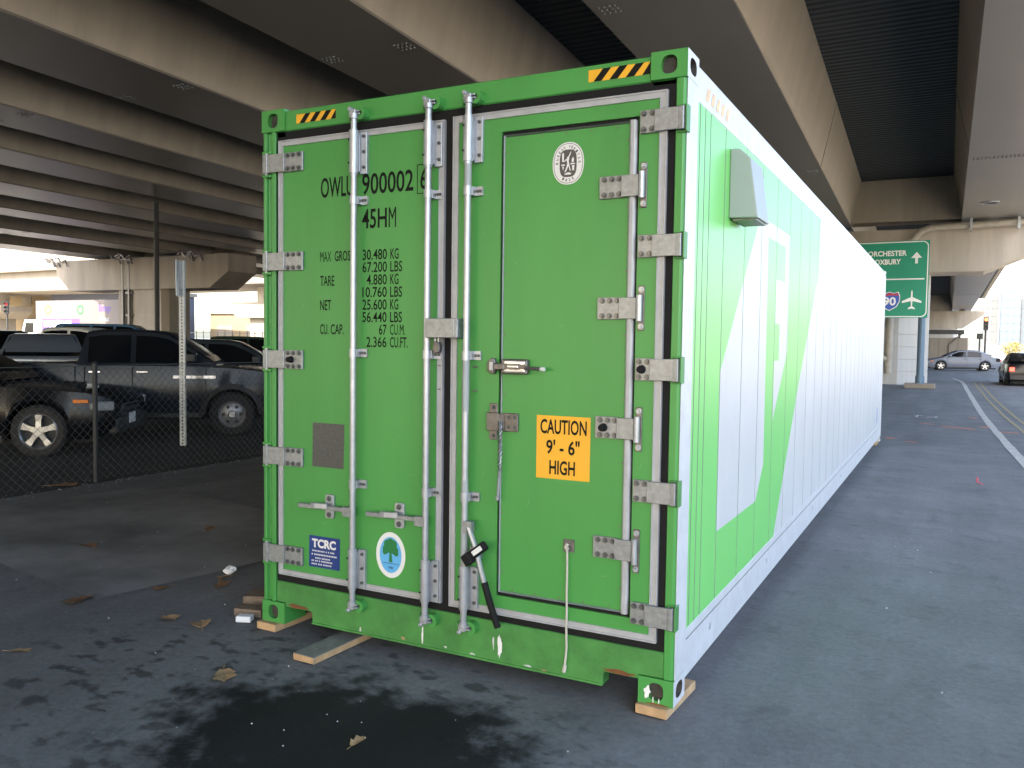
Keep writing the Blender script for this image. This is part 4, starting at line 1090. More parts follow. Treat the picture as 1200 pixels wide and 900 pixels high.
# ------------------------------------------------------------------ leaves and litter
def leaf_mesh(seed, m):
    rnd = random.Random(seed)
    prof = [(0, .10), (.10, .04), (.30, .42), (.16, .30), (.34, .85), (.14, .66), (.0, 1.0)]
    right = [(x * rnd.uniform(.8, 1.2), y) for x, y in prof]
    left = [(-x * rnd.uniform(.8, 1.2), y) for x, y in prof]
    mb = MB()
    def zf(x, y): return 0.004 + 0.30 * x * x * 1.3 + 0.12 * abs(sin(y * 4 + seed)) * abs(x) * 2 + 0.10 * (y - .5) ** 2
    sp = [(0, y) for _, y in prof]
    vs = [(x, y - .5, zf(x, y)) for x, y in sp + right + left]
    n = len(prof)
    fs = []
    for k in range(n - 1):
        fs += [(k, n + k, n + k + 1, k + 1), (k, k + 1, 2 * n + k + 1, 2 * n + k)]
    mb.add(vs, fs)
    st = MB
    mb.tube([(0, -0.42, 0.01), (0.03, -0.62, 0.03), (0.0, -0.8, 0.01)], 0.012, 4)
    return mb
LV = [((-5.2, 2.35), .30, "brown leaf caught at the foot of the chain link fence", 'leaf'),
      ((-1.33, -0.22), .26, "clump-like brown leaf at the corner of the pale pavement patch", 'leaf'),
      ((-0.57, -0.17), .16, "curled tan leaf left of its pair near the container corner", 'leaf_pale'),
      ((-0.33, -0.15), .19, "long tan leaf nearest the container's left corner", 'leaf_pale'),
      ((-0.82, -0.92), .12, "small brown leaf alone at the left edge of the asphalt", 'leaf_pale'),
      ((0.36, -0.64), .19, "pale broken leaf lying before the wet plank", 'leaf_pale'),
      ((1.35, -0.86), .09, "tiny pale leaf in the middle of the dark wet stain", 'leaf_pale'),
      ((-1.10, 0.22), .15, "brown leaf on the edge of the pale pavement patch", 'leaf'),
      ((-0.83, 0.48), .16, "brown leaf below the white scrap of paper", 'leaf'),
      ((-2.2, 1.65), .16, "dull brown leaf in the shade left of the container", 'leaf'),
      ((-2.55, 0.72), .22, "dark leaf lying upon the pale pavement patch", 'leaf'),
      ((-0.95, 0.62), .14, "light brown leaf beside the white scrap of paper", 'leaf_pale'),
      ((-1.05, 1.35), .18, "dark brown leaf in the shade near the left door hinge", 'leaf')]
for i, ((x, y), s, lab, m) in enumerate(LV):
    o = leaf_mesh(i + 3, m).build("dry_leaf", m, None, recalc=False)
    o.location = (x, y, 0.008)
    o.scale = (s, s, s)
    o.rotation_euler = (random.uniform(-.15, .15), random.uniform(-.15, .15), random.uniform(0, 6.28))
    tag(o, lab, "leaf", "dry leaves on the asphalt")
def pebble(name, x, y, r, m, label, cat):
    bm = bmesh.new(); bmesh.ops.create_icosphere(bm, subdivisions=2, radius=r)
    for v_ in bm.verts: v_.co *= random.uniform(.7, 1.15); v_.co.z *= 0.7
    me = bpy.data.meshes.new(name); bm.to_mesh(me); bm.free(); me.materials.append(MAT[m])
    o = bpy.data.objects.new(name, me); COL.objects.link(o); o.location = (x, y, r * .45 + .004)
    return tag(o, label, cat)
pebble("paper_scrap", -1.02, 0.73, 0.045, 'paper', "white crumpled paper scrap left of the container", "paper")
# tiny litter specks and gravel along the fence: nobody could count them
mb = MB()
def speck(x, y, r, z):
    a = random.uniform(0, 6)
    q = [(x + r * cos(a + k * 2.1) * random.uniform(.6, 1.2), y + r * sin(a + k * 2.1) * random.uniform(.6, 1.2), z) for k in range(3)]
    q.append((x, y, z + r * 0.8))
    mb.add(q, [(0, 1, 3), (1, 2, 3), (2, 0, 3), (0, 2, 1)])
for k in range(500):
    y = random.uniform(-1, 9)
    speck(-5.07 + random.gauss(0, 0.10), y, random.uniform(.004, .018), 0.004)
o = mb.build("gravel", 'stone', None); o["kind"] = "stuff"; o["label"] = "loose gravel along the edge of the parking lot"
mb = MB()
for k in range(24): speck(random.gauss(1.3, .55), random.gauss(-0.9, .35), random.uniform(.002, .006), 0.001)
for k in range(24): speck(random.uniform(2.7, 4.4), random.uniform(-1.5, 18), random.uniform(.002, .005), 0.001)
for k in range(60): speck(random.uniform(-4.5, 0), random.uniform(-1, 4), random.uniform(.003, .007), 0.007)
for x, y in ((3.29, 4.04), (3.5, .92), (3.17, 2.23), (3.4, 3.33)): speck(x, y, 0.008, 0.001)
o = mb.build("litter", 'paper', None); o["kind"] = "stuff"; o["label"] = "tiny pale specks of grit scattered over the asphalt"

# ------------------------------------------------------------------ road markings
def ribbon(name, pts, w, m, z=0.005):
    mb = MB(); vs = []
    for i, p in enumerate(pts):
        a = Vector(pts[max(i - 1, 0)]); b = Vector(pts[min(i + 1, len(pts) - 1)])
        d = (b - a).normalized(); n = Vector((-d.y, d.x))
        ww = w * random.uniform(.85, 1.1)
        vs += [(p[0] + n.x * ww / 2, p[1] + n.y * ww / 2, z), (p[0] - n.x * ww / 2, p[1] - n.y * ww / 2, z)]
    mb.add(vs, [(2 * k, 2 * k + 1, 2 * k + 3, 2 * k + 2) for k in range(len(pts) - 1)])
    return struct(mb.build(name, m, None, recalc=False))
def curve_pts(pts, n=8):
    out = []
    for i in range(len(pts) - 1):
        p0, p1, p2, p3 = [Vector(pts[max(0, min(len(pts) - 1, k))]) for k in (i - 1, i, i + 1, i + 2)]
        for k in range(n):
            t = k / n
            out.append(tuple(0.5 * ((2 * p1) + (-p0 + p2) * t + (2 * p0 - 5 * p1 + 4 * p2 - p3) * t * t + (-p0 + 3 * p1 - 3 * p2 + p3) * t ** 3)))
    out.append(tuple(pts[-1]))
    return out
ribbon("road_edge_line", curve_pts([(3.55, 47.0), (3.94, 42.5), (4.06, 33.3), (4.2, 20.7), (4.36, 14.2), (4.47, 10.8), (4.72, 4), (4.9, -6)]), 0.15, 'line_white')
for off in (-0.11, 0.11):
    ribbon("road_centre_line", [(4.58 + off, 42), (4.62 + off, 34), (4.66 + off, 27), (4.78 + off, 20), (4.95 + off, 15), (5.2 + off, 8), (5.5 + off, 0)], 0.08, 'line_yellow')
ribbon("road_stop_line", [(5.2, 44.5), (8.5, 45.0)], 0.35, 'line_white')
for i, (pts, m, w) in enumerate([([(3.35, 16.3), (3.76, 16.1), (3.95, 16.0)], 'mark_orange', .12), ([(4.05, 16.6), (4.25, 16.7)], 'mark_orange', .12), ([(4.3, 15.7), (4.7, 15.6)], 'mark_orange', .10),
                          ([(3.83, 8.75), (3.82, 8.3), (3.88, 8.1)], 'mark_pink', .025), ([(2.45, 13.2), (2.62, 13.15)], 'mark_orange', .1), ([(2.8, 12.75), (3.0, 12.7)], 'mark_orange', .07), ([(2.9, 16.9), (3.2, 16.7)], 'mark_orange', .06),
                          ([(2.70, 19.2), (2.90, 19.15)], 'mark_white', .1), ([(2.80, 19.15), (2.78, 18.6)], 'mark_white', .05), ([(3.0, 19.0), (3.2, 19.0), (3.2, 18.7), (3.0, 18.6)], 'mark_white', .06), ([(3.9, 19.2), (4.05, 19.1)], 'mark_orange', .12)]):
    ribbon("utility_mark", pts, w, m)

# ------------------------------------------------------------------ chain link fence and sign post
FX = -5.18
fence = thing("chain_link_fence", "low black chain link fence in front of the parked cars", "fence", (FX, 2.7, 0))
mb = MB()
d = 0.098
n = int(9.6 / (d / 2))
for i in range(n):
    y = -2.9 + i * d / 2
    sg = 1 if i % 2 else -1
    pts = [(0.0025 * (1 if k % 2 else -1), y + sg * (d / 4 if k % 2 else -d / 4), 0.03 + k * d / 2) for k in range(27)]
    mb.tube(pts, 0.0026, 3)
o = mb.build("wire_mesh", 'vinyl', fence); o["kind"] = "stuff"
for yy in (-3.0, 0.0, 3.0, 6.0):
    mb = MB(); mb.cyl((0.03, yy, 0), (0.03, yy, 1.36), 0.028, n=12); mb.cyl((0.03, yy, 1.36), (0.03, yy, 1.385), 0.033, 0.02, n=12); mb.build("fence_post", 'black_metal', fence, smooth=40)
mb = MB(); mb.tube([(0, -3.2, 1.34), (0.004, 0, 1.335), (0, 6.3, 1.34)], 0.004, 5); mb.build("tension_wire", 'vinyl', fence)

t = thing("sign_post", "galvanised perforated post with a sign plate seen edge-on", "sign post", (-7.0, 5.55, 0), radians(35))
mb = MB()
HP = 2.84
# hat channel with punched holes on its web
mb.box(-0.042, -0.037, -0.02, 0.012, 0, HP); mb.box(0.037, 0.042, -0.02, 0.012, 0, HP); mb.box(-0.05, -0.037, 0.012, 0.016, 0, HP); mb.box(0.037, 0.05, 0.012, 0.016, 0, HP)
mb.box(-0.037, -0.010, -0.02, -0.016, 0, HP); mb.box(0.010, 0.037, -0.02, -0.016, 0, HP)
k = 0.0
while k < HP - 0.03:
    mb.box(-0.010, 0.010, -0.02, -0.016, k, k + 0.028); k += 0.05
mb.build("post_channel", 'galv', t)
mb = MB(); mb.box(-0.008, -0.005, -0.20, 0.20, 2.30, 2.84); mb.box(-0.005, -0.001, -0.2, 0.2, 2.30, 2.84); o = mb.build("sign_plate", 'galv_light', t); o.location = (-0.055, -0.02, 0.0); o.rotation_euler = (0, 0, radians(8))

# ------------------------------------------------------------------ vehicles
def interp(pts, x):
    if x <= pts[0][0]: return pts[0][1]
    for (a, b), (c_, e) in zip(pts[:-1], pts[1:]):
        if x <= c_:
            return b + (e - b) * (x - a) / (c_ - a)
    return pts[-1][1]
WHEELS = {}
def wheel_meshes(r, style):
    if (r, style) in WHEELS: return WHEELS[(r, style)]
    rr = r * (0.70 if style == 'alloy' else 0.60)
    mb = MB(); mb.lathe([(-.11, rr), (-.115, r * .9), (-.085, r), (.085, r), (.115, r * .9), (.11, rr), (0.02, rr * .96)], (0, 0, 0), (0, 1, 0), 32)
    ty = mb.build("tyre", 'tyre', None, smooth=35)
    mb = MB()
    # outward is -y
    mb.lathe([(-.112, rr), (-.118, rr * .97), (-.10, rr * .90), (-.03, rr * .87), (0.0, rr * .86)], (0, 0, 0), (0, 1, 0), 32)
    mb.cyl((0, -.105, 0), (0, -.03, 0), rr * .24, n=16)
    if style == 'alloy':
        for k in range(5):
            a = 2 * pi * k / 5 + .3
            ca, sa = cos(a), sin(a)
            pts = []
            for q, w, yy in ((.18, .15, -.10), (.55, .13, -.098), (.92, .20, -.10)):
                for s in (-1, 1):
                    for yv in (yy, yy + .05):
                        pts.append(((q * ca - s * w * sa) * rr, yv, (q * sa + s * w * ca) * rr))
            for j in (0, 4):
                mb.add([pts[j], pts[j + 2], pts[j + 6], pts[j + 4], pts[j + 1], pts[j + 3], pts[j + 7], pts[j + 5]], [(0, 1, 2, 3), (4, 7, 6, 5), (0, 4, 5, 1), (1, 5, 6, 2), (2, 6, 7, 3), (3, 7, 4, 0)])
    else:
        mb.lathe([(-.06, rr * .9), (-.085, rr * .62), (-.10, rr * .30)], (0, 0, 0), (0, 1, 0), 32)
    rim = mb.build("rim", 'rim' if style == 'alloy' else 'rim_dark', None, smooth=35)
    mb = MB(); mb.cyl((0, -.012, 0), (0, .0, 0), rr * .9, n=24)
    if style != 'alloy':
        for k in range(6):
            a = 2 * pi * k / 6
            mb.cyl((rr * .62 * cos(a), -.09, rr * .62 * sin(a)), (rr * .62 * cos(a), -.05, rr * .62 * sin(a)), rr * .13, n=10)
    hub = mb.build("brake", 'plastic', None, smooth=35)
    WHEELS[(r, style)] = tuple(o.data for o in (ty, rim, hub))
    for o in (ty, rim, hub): bpy.data.objects.remove(o)
    return WHEELS[(r, style)]

def car(name, label, cat, loc, heading, S, group="vehicles in and around the parking lot"):
    t = thing(name, label, cat, (loc[0], loc[1], 0.006), atan2(heading[1], heading[0]), group)
    L, Wd, cl, r = S['L'], S['W'], S.get('cl', .22), S['r']
    hw = Wd / 2
    fa, ra = S['fa'], S['ra']
    sh, bt = S['sh'], S['bt']
    R = r * 1.13
    xs = set([-L / 2, L / 2] + [p[0] for p in sh] + [p[0] for p in bt] + [-L / 2 + L * k / 22 for k in range(23)])
    for a in (fa, ra):
        xs = {x for x in xs if abs(x - a) > R or abs(x) == L / 2}
        xs |= {a - R * cos(pi * k / 10) for k in range(11)}
        xs |= {a - R - .002, a + R + .002}
    xs = sorted(xs)
    nz = []
    vs, fs = [], []
    for x in xs:
        zb = interp(bt, x)
        for a in (fa, ra):
            if abs(x - a) <= R + 1e-6:
                zb = max(zb, r + sqrt(max(0, R * R - (x - a) ** 2)))
        zs = interp(sh, x)
        e = max(0, (abs(x) - L * .36) / (L * .14))
        w = hw * (1 - S.get('taper', .13) * e * e)
        cr = S.get('crown', .05)
        z25 = max(zb + .02, interp(bt, x) + (zs - interp(bt, x)) * .28)
        z25 = min(z25, zs - .06) if zb < zs - .1 else zb + .02
        z60 = max(zb + .04, interp(bt, x) + (zs - interp(bt, x)) * .66)
        row = [(w * .93, zb), (w * .985, max(zb + .015, z25 - .04)), (w, max(zb + .025, z25 + .06)), (w * .985, max(z60, zb + .05)), (w * .95, max(zs, zb + .07)), (w * .78, max(zs, zb + .07) + cr * .75), (w * .35, max(zs, zb + .07) + cr)]
        full = [(x, -a, b) for a, b in row] + [(x, a, b) for a, b in row[::-1]]
        vs += full
    k = 14
    for i in range(len(xs) - 1):
        for j in range(k):
            fs.append((i * k + j, i * k + (j + 1) % k, (i + 1) * k + (j + 1) % k, (i + 1) * k + j))
    fs += [tuple(range(k)), tuple(range((len(xs) - 1) * k, len(xs) * k))[::-1]]
    mb = MB(); mb.add(vs, fs)
    body = mb.build("body", S['paint'], t, smooth=32)
    # greenhouse
    zb, zr = S['belt'], S['roof']
    gx0, gx1, gx2, gx3 = S['gh']        # backlight base, roof rear, roof front, windshield base
    wb, wr = hw * .93, hw * S.get('wr', .72)
    prof = [(gx0, zb), (gx0 + (gx1 - gx0) * .5, zb + (zr - zb) * .55), (gx1, zr - .05), (gx1 + .22, zr - .01), ((gx1 + gx2) / 2, zr), (gx2 - .25, zr - .015), (gx2, zr - .06), (gx2 + (gx3 - gx2) * .5, zb + (zr - zb) * .5), (gx3, zb)]
    def ghw(z): return wb + (wr - wb) * min(1, max(0, (z - zb) / (zr - zb)))
    vs, fs = [], []
    for x, z in prof:
        h1 = ghw(z)
        vs += [(x, -wb, zb - .08), (x, -h1, z - .03 if z > zb + .1 else z), (x, -h1 * .86, z + .012), (x, h1 * .86, z + .012), (x, h1, z - .03 if z > zb + .1 else z), (x, wb, zb - .08)]
    for i in range(len(prof) - 1):
        for j in range(6):
            fs.append((i * 6 + j, i * 6 + (j + 1) % 6, (i + 1) * 6 + (j + 1) % 6, (i + 1) * 6 + j))
    fs += [tuple(range(6)), tuple(range((len(prof) - 1) * 6, len(prof) * 6))[::-1]]
    mb = MB(); mb.add(vs, fs)
    mb.build("roof", S['paint'], t, smooth=35)
    # side glass: from the belt to just under the roof, split by pillars
    def top_at(x): return interp(prof, x) - .09
    pillars = S['win']
    for s in (-1, 1):
        for (a, b) in pillars:
            n = 7
            low, up = [], []
            for q in range(n):
                x = a + (b - a) * q / (n - 1)
                zt = max(zb + .035, top_at(x))
                low.append((x, s * (ghw(zb + .03) + .006), zb + .03)); up.append((x, s * (ghw(zt + .03) + .006), zt))
            mb = MB(); mb.add(low + up, [(q, q + 1, n + q + 1, n + q) for q in range(n - 1)])
            mb.build("window", 'glass', t, recalc=False)
    def slope_glass(nm, xa, za, xb, zb_, off):
        mb = MB(); n = 5; vs = []
        for q in range(n):
            f = q / (n - 1); x = xa + (xb - xa) * f; z = za + (zb_ - za) * f
            x_, z_ = x, z
            h1 = ghw(z) * .90
            vs += [(x_ + off, -h1, z_ + .022), (x_ + off, h1, z_ + .022)]
        mb.add(vs, [(2 * q, 2 * q + 1, 2 * q + 3, 2 * q + 2) for q in range(n - 1)])
        mb.build(nm, 'glass', t, recalc=False)
    slope_glass("windshield", gx3 - .05, zb + .05 * (zr - zb) , gx2 + .03, zr - .10, .018)
    slope_glass("rear_window", gx0 + .03 * (1 if gx1 > gx0 else 0), zb + .10, gx1 - .0, zr - .12, -.022)
    # wheels
    me = wheel_meshes(r, S.get('wheel', 'alloy'))
    for a in (fa, ra):
        for s in (-1, 1):
            w = bpy.data.objects.new("wheel", me[0]); COL.objects.link(w); w.parent = t
            w.location = (a, s * (hw - .125), r)
            if s > 0: w.rotation_euler = (0, 0, pi)
            for q, nm in ((1, "rim"), (2, "brake")):
                o = bpy.data.objects.new(nm, me[q]); COL.objects.link(o); o.parent = w
    # lamps, grille, bumpers, plate, mirrors, handles
    zf = interp(sh, L / 2 - .25)
    for s in (-1, 1):
        y = s * hw * .70
        mb = MB()
        mb.add([(L / 2 - .02, y - s * .18, zf - .20), (L / 2 - .06, y + s * .10, zf - .19), (L / 2 - .34, y + s * hw * .262, zf - .13), (L / 2 - .38, y + s * hw * .25, zf - .03), (L / 2 - .14, y + s * .08, zf - .06), (L / 2 - .07, y - s * .18, zf - .09),
                (L / 2 + .02, y - s * .18, zf - .20)], [(0, 1, 4, 5), (1, 2, 3, 4)])
        mb = MB(); mb.obox((L / 2 - .20, s * hw * .80, zf - .155), (.30, .34, .13), Matrix.Rotation(-s * radians(32), 3, 'Z')); hl = mb.build("headlight", 'lens', t, bevel=0.03, seg=2)
        mb = MB(); mb.box(L / 2 - .50, L / 2 - .30, s * (hw * .955) - .02, s * (hw * .955) + .02, zf - .11, zf - .06); mb.build("turn_lamp", 'amber', t, bevel=0.006)
        zt = interp(sh, -L / 2 + .1)
        mb = MB(); mb.box(-L / 2 - .012, -L / 2 + .22, s * hw * .60 - .10 + s * .12, s * hw * .60 + .10 + s * .12, zt - .26, zt - .08); mb.build("tail_lamp", S.get('tail', 'red_lens'), t, bevel=0.02)
        mb = MB(); mb.box(gx3 - .45, gx3 - .28, s * (hw + .02) - (.0 if s > 0 else .17), s * (hw + .02) + (.17 if s > 0 else .0), zb + .04, zb + .20); mb.build("mirror", S['paint'] if S.get('mir', 1) else 'plastic', t, bevel=0.03, seg=2)
        for (a, b) in pillars[:2]:
            mb = MB(); mb.box(a + .02, a + .20, s * (hw * .985) - .012, s * (hw * .985) + .012, zb - .14, zb - .105); mb.build("door_handle", S.get('handle', 'plastic'), t, bevel=0.006)
        mb = MB(); mb.box(ra + R + .05, fa - R - .05, s * hw * .95 - .02, s * hw * .95 + .03, cl - .02, cl + .07); mb.build("sill_trim", 'plastic', t, bevel=0.01)
    for xx in S.get('seams', []):
        for s in (-1, 1):
            mb = MB(); mb.box(xx - .005, xx + .005, s * hw * .99 - .012, s * hw * .99 + .004, cl + .12, zb - .04); mb.build("door_seam", 'hole', t)
    ztop, zlo = zf - .15, cl + .16
    mb = MB(); mb.box(L / 2 - .08, L / 2 + .012, -hw * .50, hw * .50, ztop - .18, ztop); g = mb.build("grille", 'plastic', t, bevel=0.015)
    mb = MB(); mb.box(L / 2 + .0, L / 2 + .024, -hw * .50, hw * .50, ztop - .14, ztop - .10); mb.box(L / 2 + .0, L / 2 + .024, -hw * .46, hw * .46, ztop - .06, ztop - .02); mb.build("grille_bar", 'chrome', g, bevel=0.006)
    mb = MB(); mb.box(L / 2 - .10, L / 2 + .02, -hw * .78, hw * .78, zlo - .10, zlo + .12); mb.build("front_bumper", S.get('bumper', 'plastic'), t, bevel=0.03, seg=2)
    mb = MB(); mb.box(-L / 2 - .03, -L / 2 + .12, -hw * .82, hw * .82, zlo - .08, zlo + .14); mb.build("rear_bumper", S.get('bumper', 'plastic'), t, bevel=0.03, seg=2)
    mb = MB(); mb.box(L / 2 + .02, L / 2 + .032, -.155, .155, zlo, zlo + .15); mb.build("licence_plate", 'stick_white', t, bevel=0.003)
    mb = MB(); mb.box(-L / 2 - .035, -L / 2 - .012, -.155, .155, zlo + .25, zlo + .40); mb.build("licence_plate", 'stick_white', t, bevel=0.003)
    mb = MB(); mb.box(-L / 2 + .3, L / 2 - .3, -hw * .7, hw * .7, cl - .06, cl + .1); mb.build("underbody", 'hole', t)
    return t

SUV = dict(L=4.68, W=1.90, r=.36, fa=1.40, ra=-1.36, belt=1.08, roof=1.66, gh=(-2.18, -1.85, .30, 1.05), paint='p_black', cl=.24,
           sh=[(-2.34, .86), (-2.25, 1.02), (-1.5, 1.07), (1.0, 1.05), (1.7, .98), (2.1, .92), (2.28, .84), (2.34, .75)], bt=[(-2.34, .42), (-2.1, .26), (2.05, .24), (2.34, .40)],
           win=[(-.34, .78), (-1.30, -.42), (-2.0, -1.40)], seams=[.92, -.38, -1.2], taper=.16)
CROSS = dict(SUV, belt=.99, roof=1.56, gh=(-2.18, -1.85, .05, .92), crown=.03,
           sh=[(-2.34, .80), (-2.25, .95), (-1.5, .99), (.9, .97), (1.5, .93), (2.0, .88), (2.28, .80), (2.34, .71)], win=[(-.42, .60), (-1.30, -.50), (-2.0, -1.40)], seams=[.80, -.46, -1.2])
PICK = dict(L=5.40, W=1.89, r=.375, fa=1.68, ra=-1.60, belt=1.21, roof=1.78, gh=(-.72, -.60, .66, 1.42), paint='p_char', cl=.34, wheel='steel', wr=.76,
            sh=[(-2.70, 1.08), (-2.6, 1.22), (-.75, 1.22), (-.70, 1.19), (1.1, 1.18), (1.8, 1.14), (2.4, 1.07), (2.62, 1.02), (2.70, .92)], bt=[(-2.7, .55), (-2.4, .42), (2.4, .36), (2.7, .45)],
            win=[(.16, 1.12), (-.56, .08)], seams=[1.26, .12, -.60, -.74], taper=.08, crown=.03, handle='chrome')
SEDAN = dict(L=4.80, W=1.82, r=.335, fa=1.42, ra=-1.38, belt=.96, roof=1.45, gh=(-1.95, -1.05, .35, 1.22), paint='p_silver', cl=.19,
             sh=[(-2.40, .72), (-2.32, .90), (-1.8, .96), (-1.0, .94), (1.1, .92), (1.7, .82), (2.15, .74), (2.34, .66), (2.40, .57)], bt=[(-2.4, .38), (-2.1, .22), (2.1, .19), (2.4, .34)],
             win=[(-.20, .95), (-1.15, -.28)], seams=[1.0, -.24, -1.1], taper=.17)
def V(b, **k):
    q = dict(b); q.update(k); return q
car("parked_car", "black sport utility vehicle nosing toward the chain link fence", "car", (-9.2, 3.47), (.80, .60), CROSS)
pk = car("pickup_truck", "dark charcoal crew cab pickup parked behind the chain link fence", "pickup truck", (-9.15, 6.41), (.75, .66), PICK)
mb = MB(); mb.box(.75, 1.42, -PICK['W'] / 2 - .006, -PICK['W'] / 2 + .01, .98, 1.03); mb.build("side_badge", 'chrome', pk)
# wheel-arch mouldings of the pickup
for a in (PICK['fa'], PICK['ra']):
    mb = MB()
    R = PICK['r'] * 1.16
    for k in range(12):
        a0, a1 = pi * k / 12, pi * (k + 1) / 12
        P_ = lambda rr, an, y: (a + rr * cos(an), y, PICK['r'] + rr * sin(an))
        y_ = -PICK['W'] / 2
        mb.add([P_(R, a0, y_ - .025), P_(R + .09, a0, y_ + .01), P_(R + .09, a1, y_ + .01), P_(R, a1, y_ - .025), P_(R - .02, a0, y_ + .06), P_(R - .02, a1, y_ + .06)], [(0, 1, 2, 3), (0, 3, 5, 4)])
    mb.build("arch_moulding", 'plastic', pk, recalc=False)
car("parked_car", "slate crossover half hidden between pickup and container", "car", (-11.3, 10.6), (.75, .66), V(SUV, paint='p_slate', roof=1.62))
car("parked_car", "silver car facing the camera behind the pickup bed", "car", (-15.3, 8.8), (.80, -.55), V(SUV, paint='p_silver', roof=1.70, belt=1.16))
car("pickup_truck", "white pickup truck with dark cab windows parked in the second row", "pickup truck", (-18.6, 12.0), (.80, .45), V(PICK, paint='p_white', roof=1.90, belt=1.27))
car("parked_car", "black estate car at the left edge of the second row", "car", (-22.2, 12.0), (.85, -.35), V(SUV, paint='p_black', roof=1.80, belt=1.15))
car("parked_van", "pale blue van with side windows behind the white pickup", "van", (-30.2, 22.0), (.75, .55), V(SUV, L=5.0, paint='p_blue', roof=2.2, belt=1.45, gh=(-2.3, -2.2, 1.0, 1.9), win=[(.3, 1.3), (-.7, .2), (-1.9, -.8)]))
for (x, y, h, p, lab, b) in ((-33.5, 25.5, (.8, .5), 'p_red', "maroon car beyond the pickup cab roof", SEDAN), (-31.0, 28.5, (.8, .5), 'p_white', "white car far off right of the sign post", SEDAN),
                          (-28.6, 29.5, (.8, .5), 'p_silver', "silver car far off beside the white one", SEDAN), (-27.3, 32.3, (.8, .5), 'p_white', "white far car nearest to the container edge", SUV),
                          (-22.6, 23.2, (.7, .6), 'p_green', "dark green car whose roof shows by the container edge", V(SUV, roof=1.72)),
                          (-26.5, 13.5, (.8, .3), 'p_black', "black car deep in the shade behind the estate car", SUV), (-31.5, 17.5, (.8, .3), 'p_slate', "dark grey car beside the pale blue van", SUV)):
    car("parked_car", lab, "car", (x, y), h, V(b, paint=p))
car("moving_car", "silver sedan crossing the road beyond the sign", "car", (4.05, 65.0), (-.985, -.17), V(SEDAN, taper=.15), "cars on the road at right")
car("moving_car", "black sedan with red tail lamps driving away at the right edge", "car", (6.45, 41.6), (-.02, 1), V(SEDAN, paint='p_black', tail='tail_on'), "cars on the road at right")

# ------------------------------------------------------------------ green highway sign
SY = 34.0
t = thing("highway_sign", "big green highway sign with arrow, shield and airplane", "sign", (2.36, SY, 0))
def S_(x): return x - 2.36
mb = MB(); mb.box(S_(-1.15), S_(2.555), -0.02, 0.0, 2.83, 5.92); mb.build("sign_panel", 'sign_green', t)
mb = MB()
def band(x0, x1, z0, z1): mb.add([(S_(x0), -.0245, z0), (S_(x1), -.0245, z0), (S_(x1), -.0245, z1), (S_(x0), -.0245, z1)], [(0, 1, 2, 3)])
band(-1.09, 2.40, 4.36, 4.41); band(-1.09, 2.30, 2.86, 2.90); band(-1.09, 2.30, 5.85, 5.89); band(2.48, 2.52, 3.06, 5.66)
for (cx_, cz_, a0) in ((2.30, 5.67, 0), (2.30, 3.08, -90)):
    pts = [(cx_ + rr * cos(radians(a0 + 90 * k / 8)), cz_ + rr * sin(radians(a0 + 90 * k / 8))) for rr in (.18, .22) for k in range(9)]
    mb.add([(S_(a), -.0245, b) for a, b in pts], [(k, k + 1, 10 + k, 9 + k) for k in range(8)])
PS = lambda a, b: (S_(a), -.0245, b)
text_into(mb, "DORCHESTER", 0.10, 1.73, 5.32, 5.54, PS, 0.03)
text_into(mb, "ROXBURY", 0.42, 1.52, 4.98, 5.20, PS, 0.03)
# arrow and airplane
mb.add([PS(a, b) for a, b in ((2.04, 5.0), (2.14, 5.0), (2.14, 5.22), (2.29, 5.22), (2.09, 5.46), (1.89, 5.22), (2.04, 5.22))], [(0, 1, 2, 6), (3, 4, 5)])
ap = [(1.965, 3.95), (1.995, 3.86), (1.995, 3.66), (2.32, 3.50), (2.32, 3.42), (1.995, 3.50), (1.985, 3.30), (2.09, 3.22), (2.09, 3.17), (1.965, 3.20)]
ap = ap + [(2 * 1.965 - a, b) for a, b in ap[::-1] if abs(a - 1.965) > .001]
mb.add([PS(a, b) for a, b in ap], [tuple(range(len(ap)))])
mb.build("sign_print", 'sign_white', t, recalc=False)
sc_ = (1.15, 3.56)
shp = [(-.30, .30), (-.15, .25), (0, .30), (.15, .25), (.30, .30), (.36, .15), (.36, -.05), (.25, -.27), (0, -.42), (-.25, -.27), (-.36, -.05), (-.36, .15)]
def shield(k, dy, m, sel=None):
    mb = MB(); P_ = [(S_(sc_[0] + a * k), -.0245 - dy, sc_[1] + b * k) for a, b in shp]
    mb.add(P_, [tuple(range(len(P_)))]); mb.build("shield", m, t, recalc=False)
shield(1.08, .003, 'sign_white'); shield(1.0, .006, 'sign_blue')
mb = MB(); mb.add([(S_(sc_[0] + a), -.034, sc_[1] + b) for a, b in ((-.345, .17), (-.29, .28), (-.15, .235), (0, .28), (.15, .235), (.29, .28), (.345, .17))], [tuple(range(7))]); mb.build("shield_band", 'sign_red', t, recalc=False)
mb = MB(); text_into(mb, "90", sc_[0] - .24, sc_[0] + .24, sc_[1] - .24, sc_[1] + .11, lambda a, b: (S_(a), -.034, b), 0.03); mb.build("shield_number", 'sign_white', t, recalc=False)
mb = MB(); mb.cyl((0, .14, .22), (0, .14, 5.7), .14, n=16); mb.build("sign_pole", 'post_blue', t, smooth=40)
for z in (3.2, 4.4, 5.6):
    mb = MB(); mb.box(S_(-1.1), S_(2.5), .0, .06, z - .04, z + .04); mb.build("sign_brace", 'galv', t)
mb = MB(); mb.cyl((0, .14, .16), (0, .14, .5), .17, n=16); mb.build("pole_collar", 'post_blue', t, smooth=40)
mb = MB(); mb.box(-.56, .56, -.25, .6, 0, .20); mb.build("footing", 'concrete_pale', t, bevel=.02)

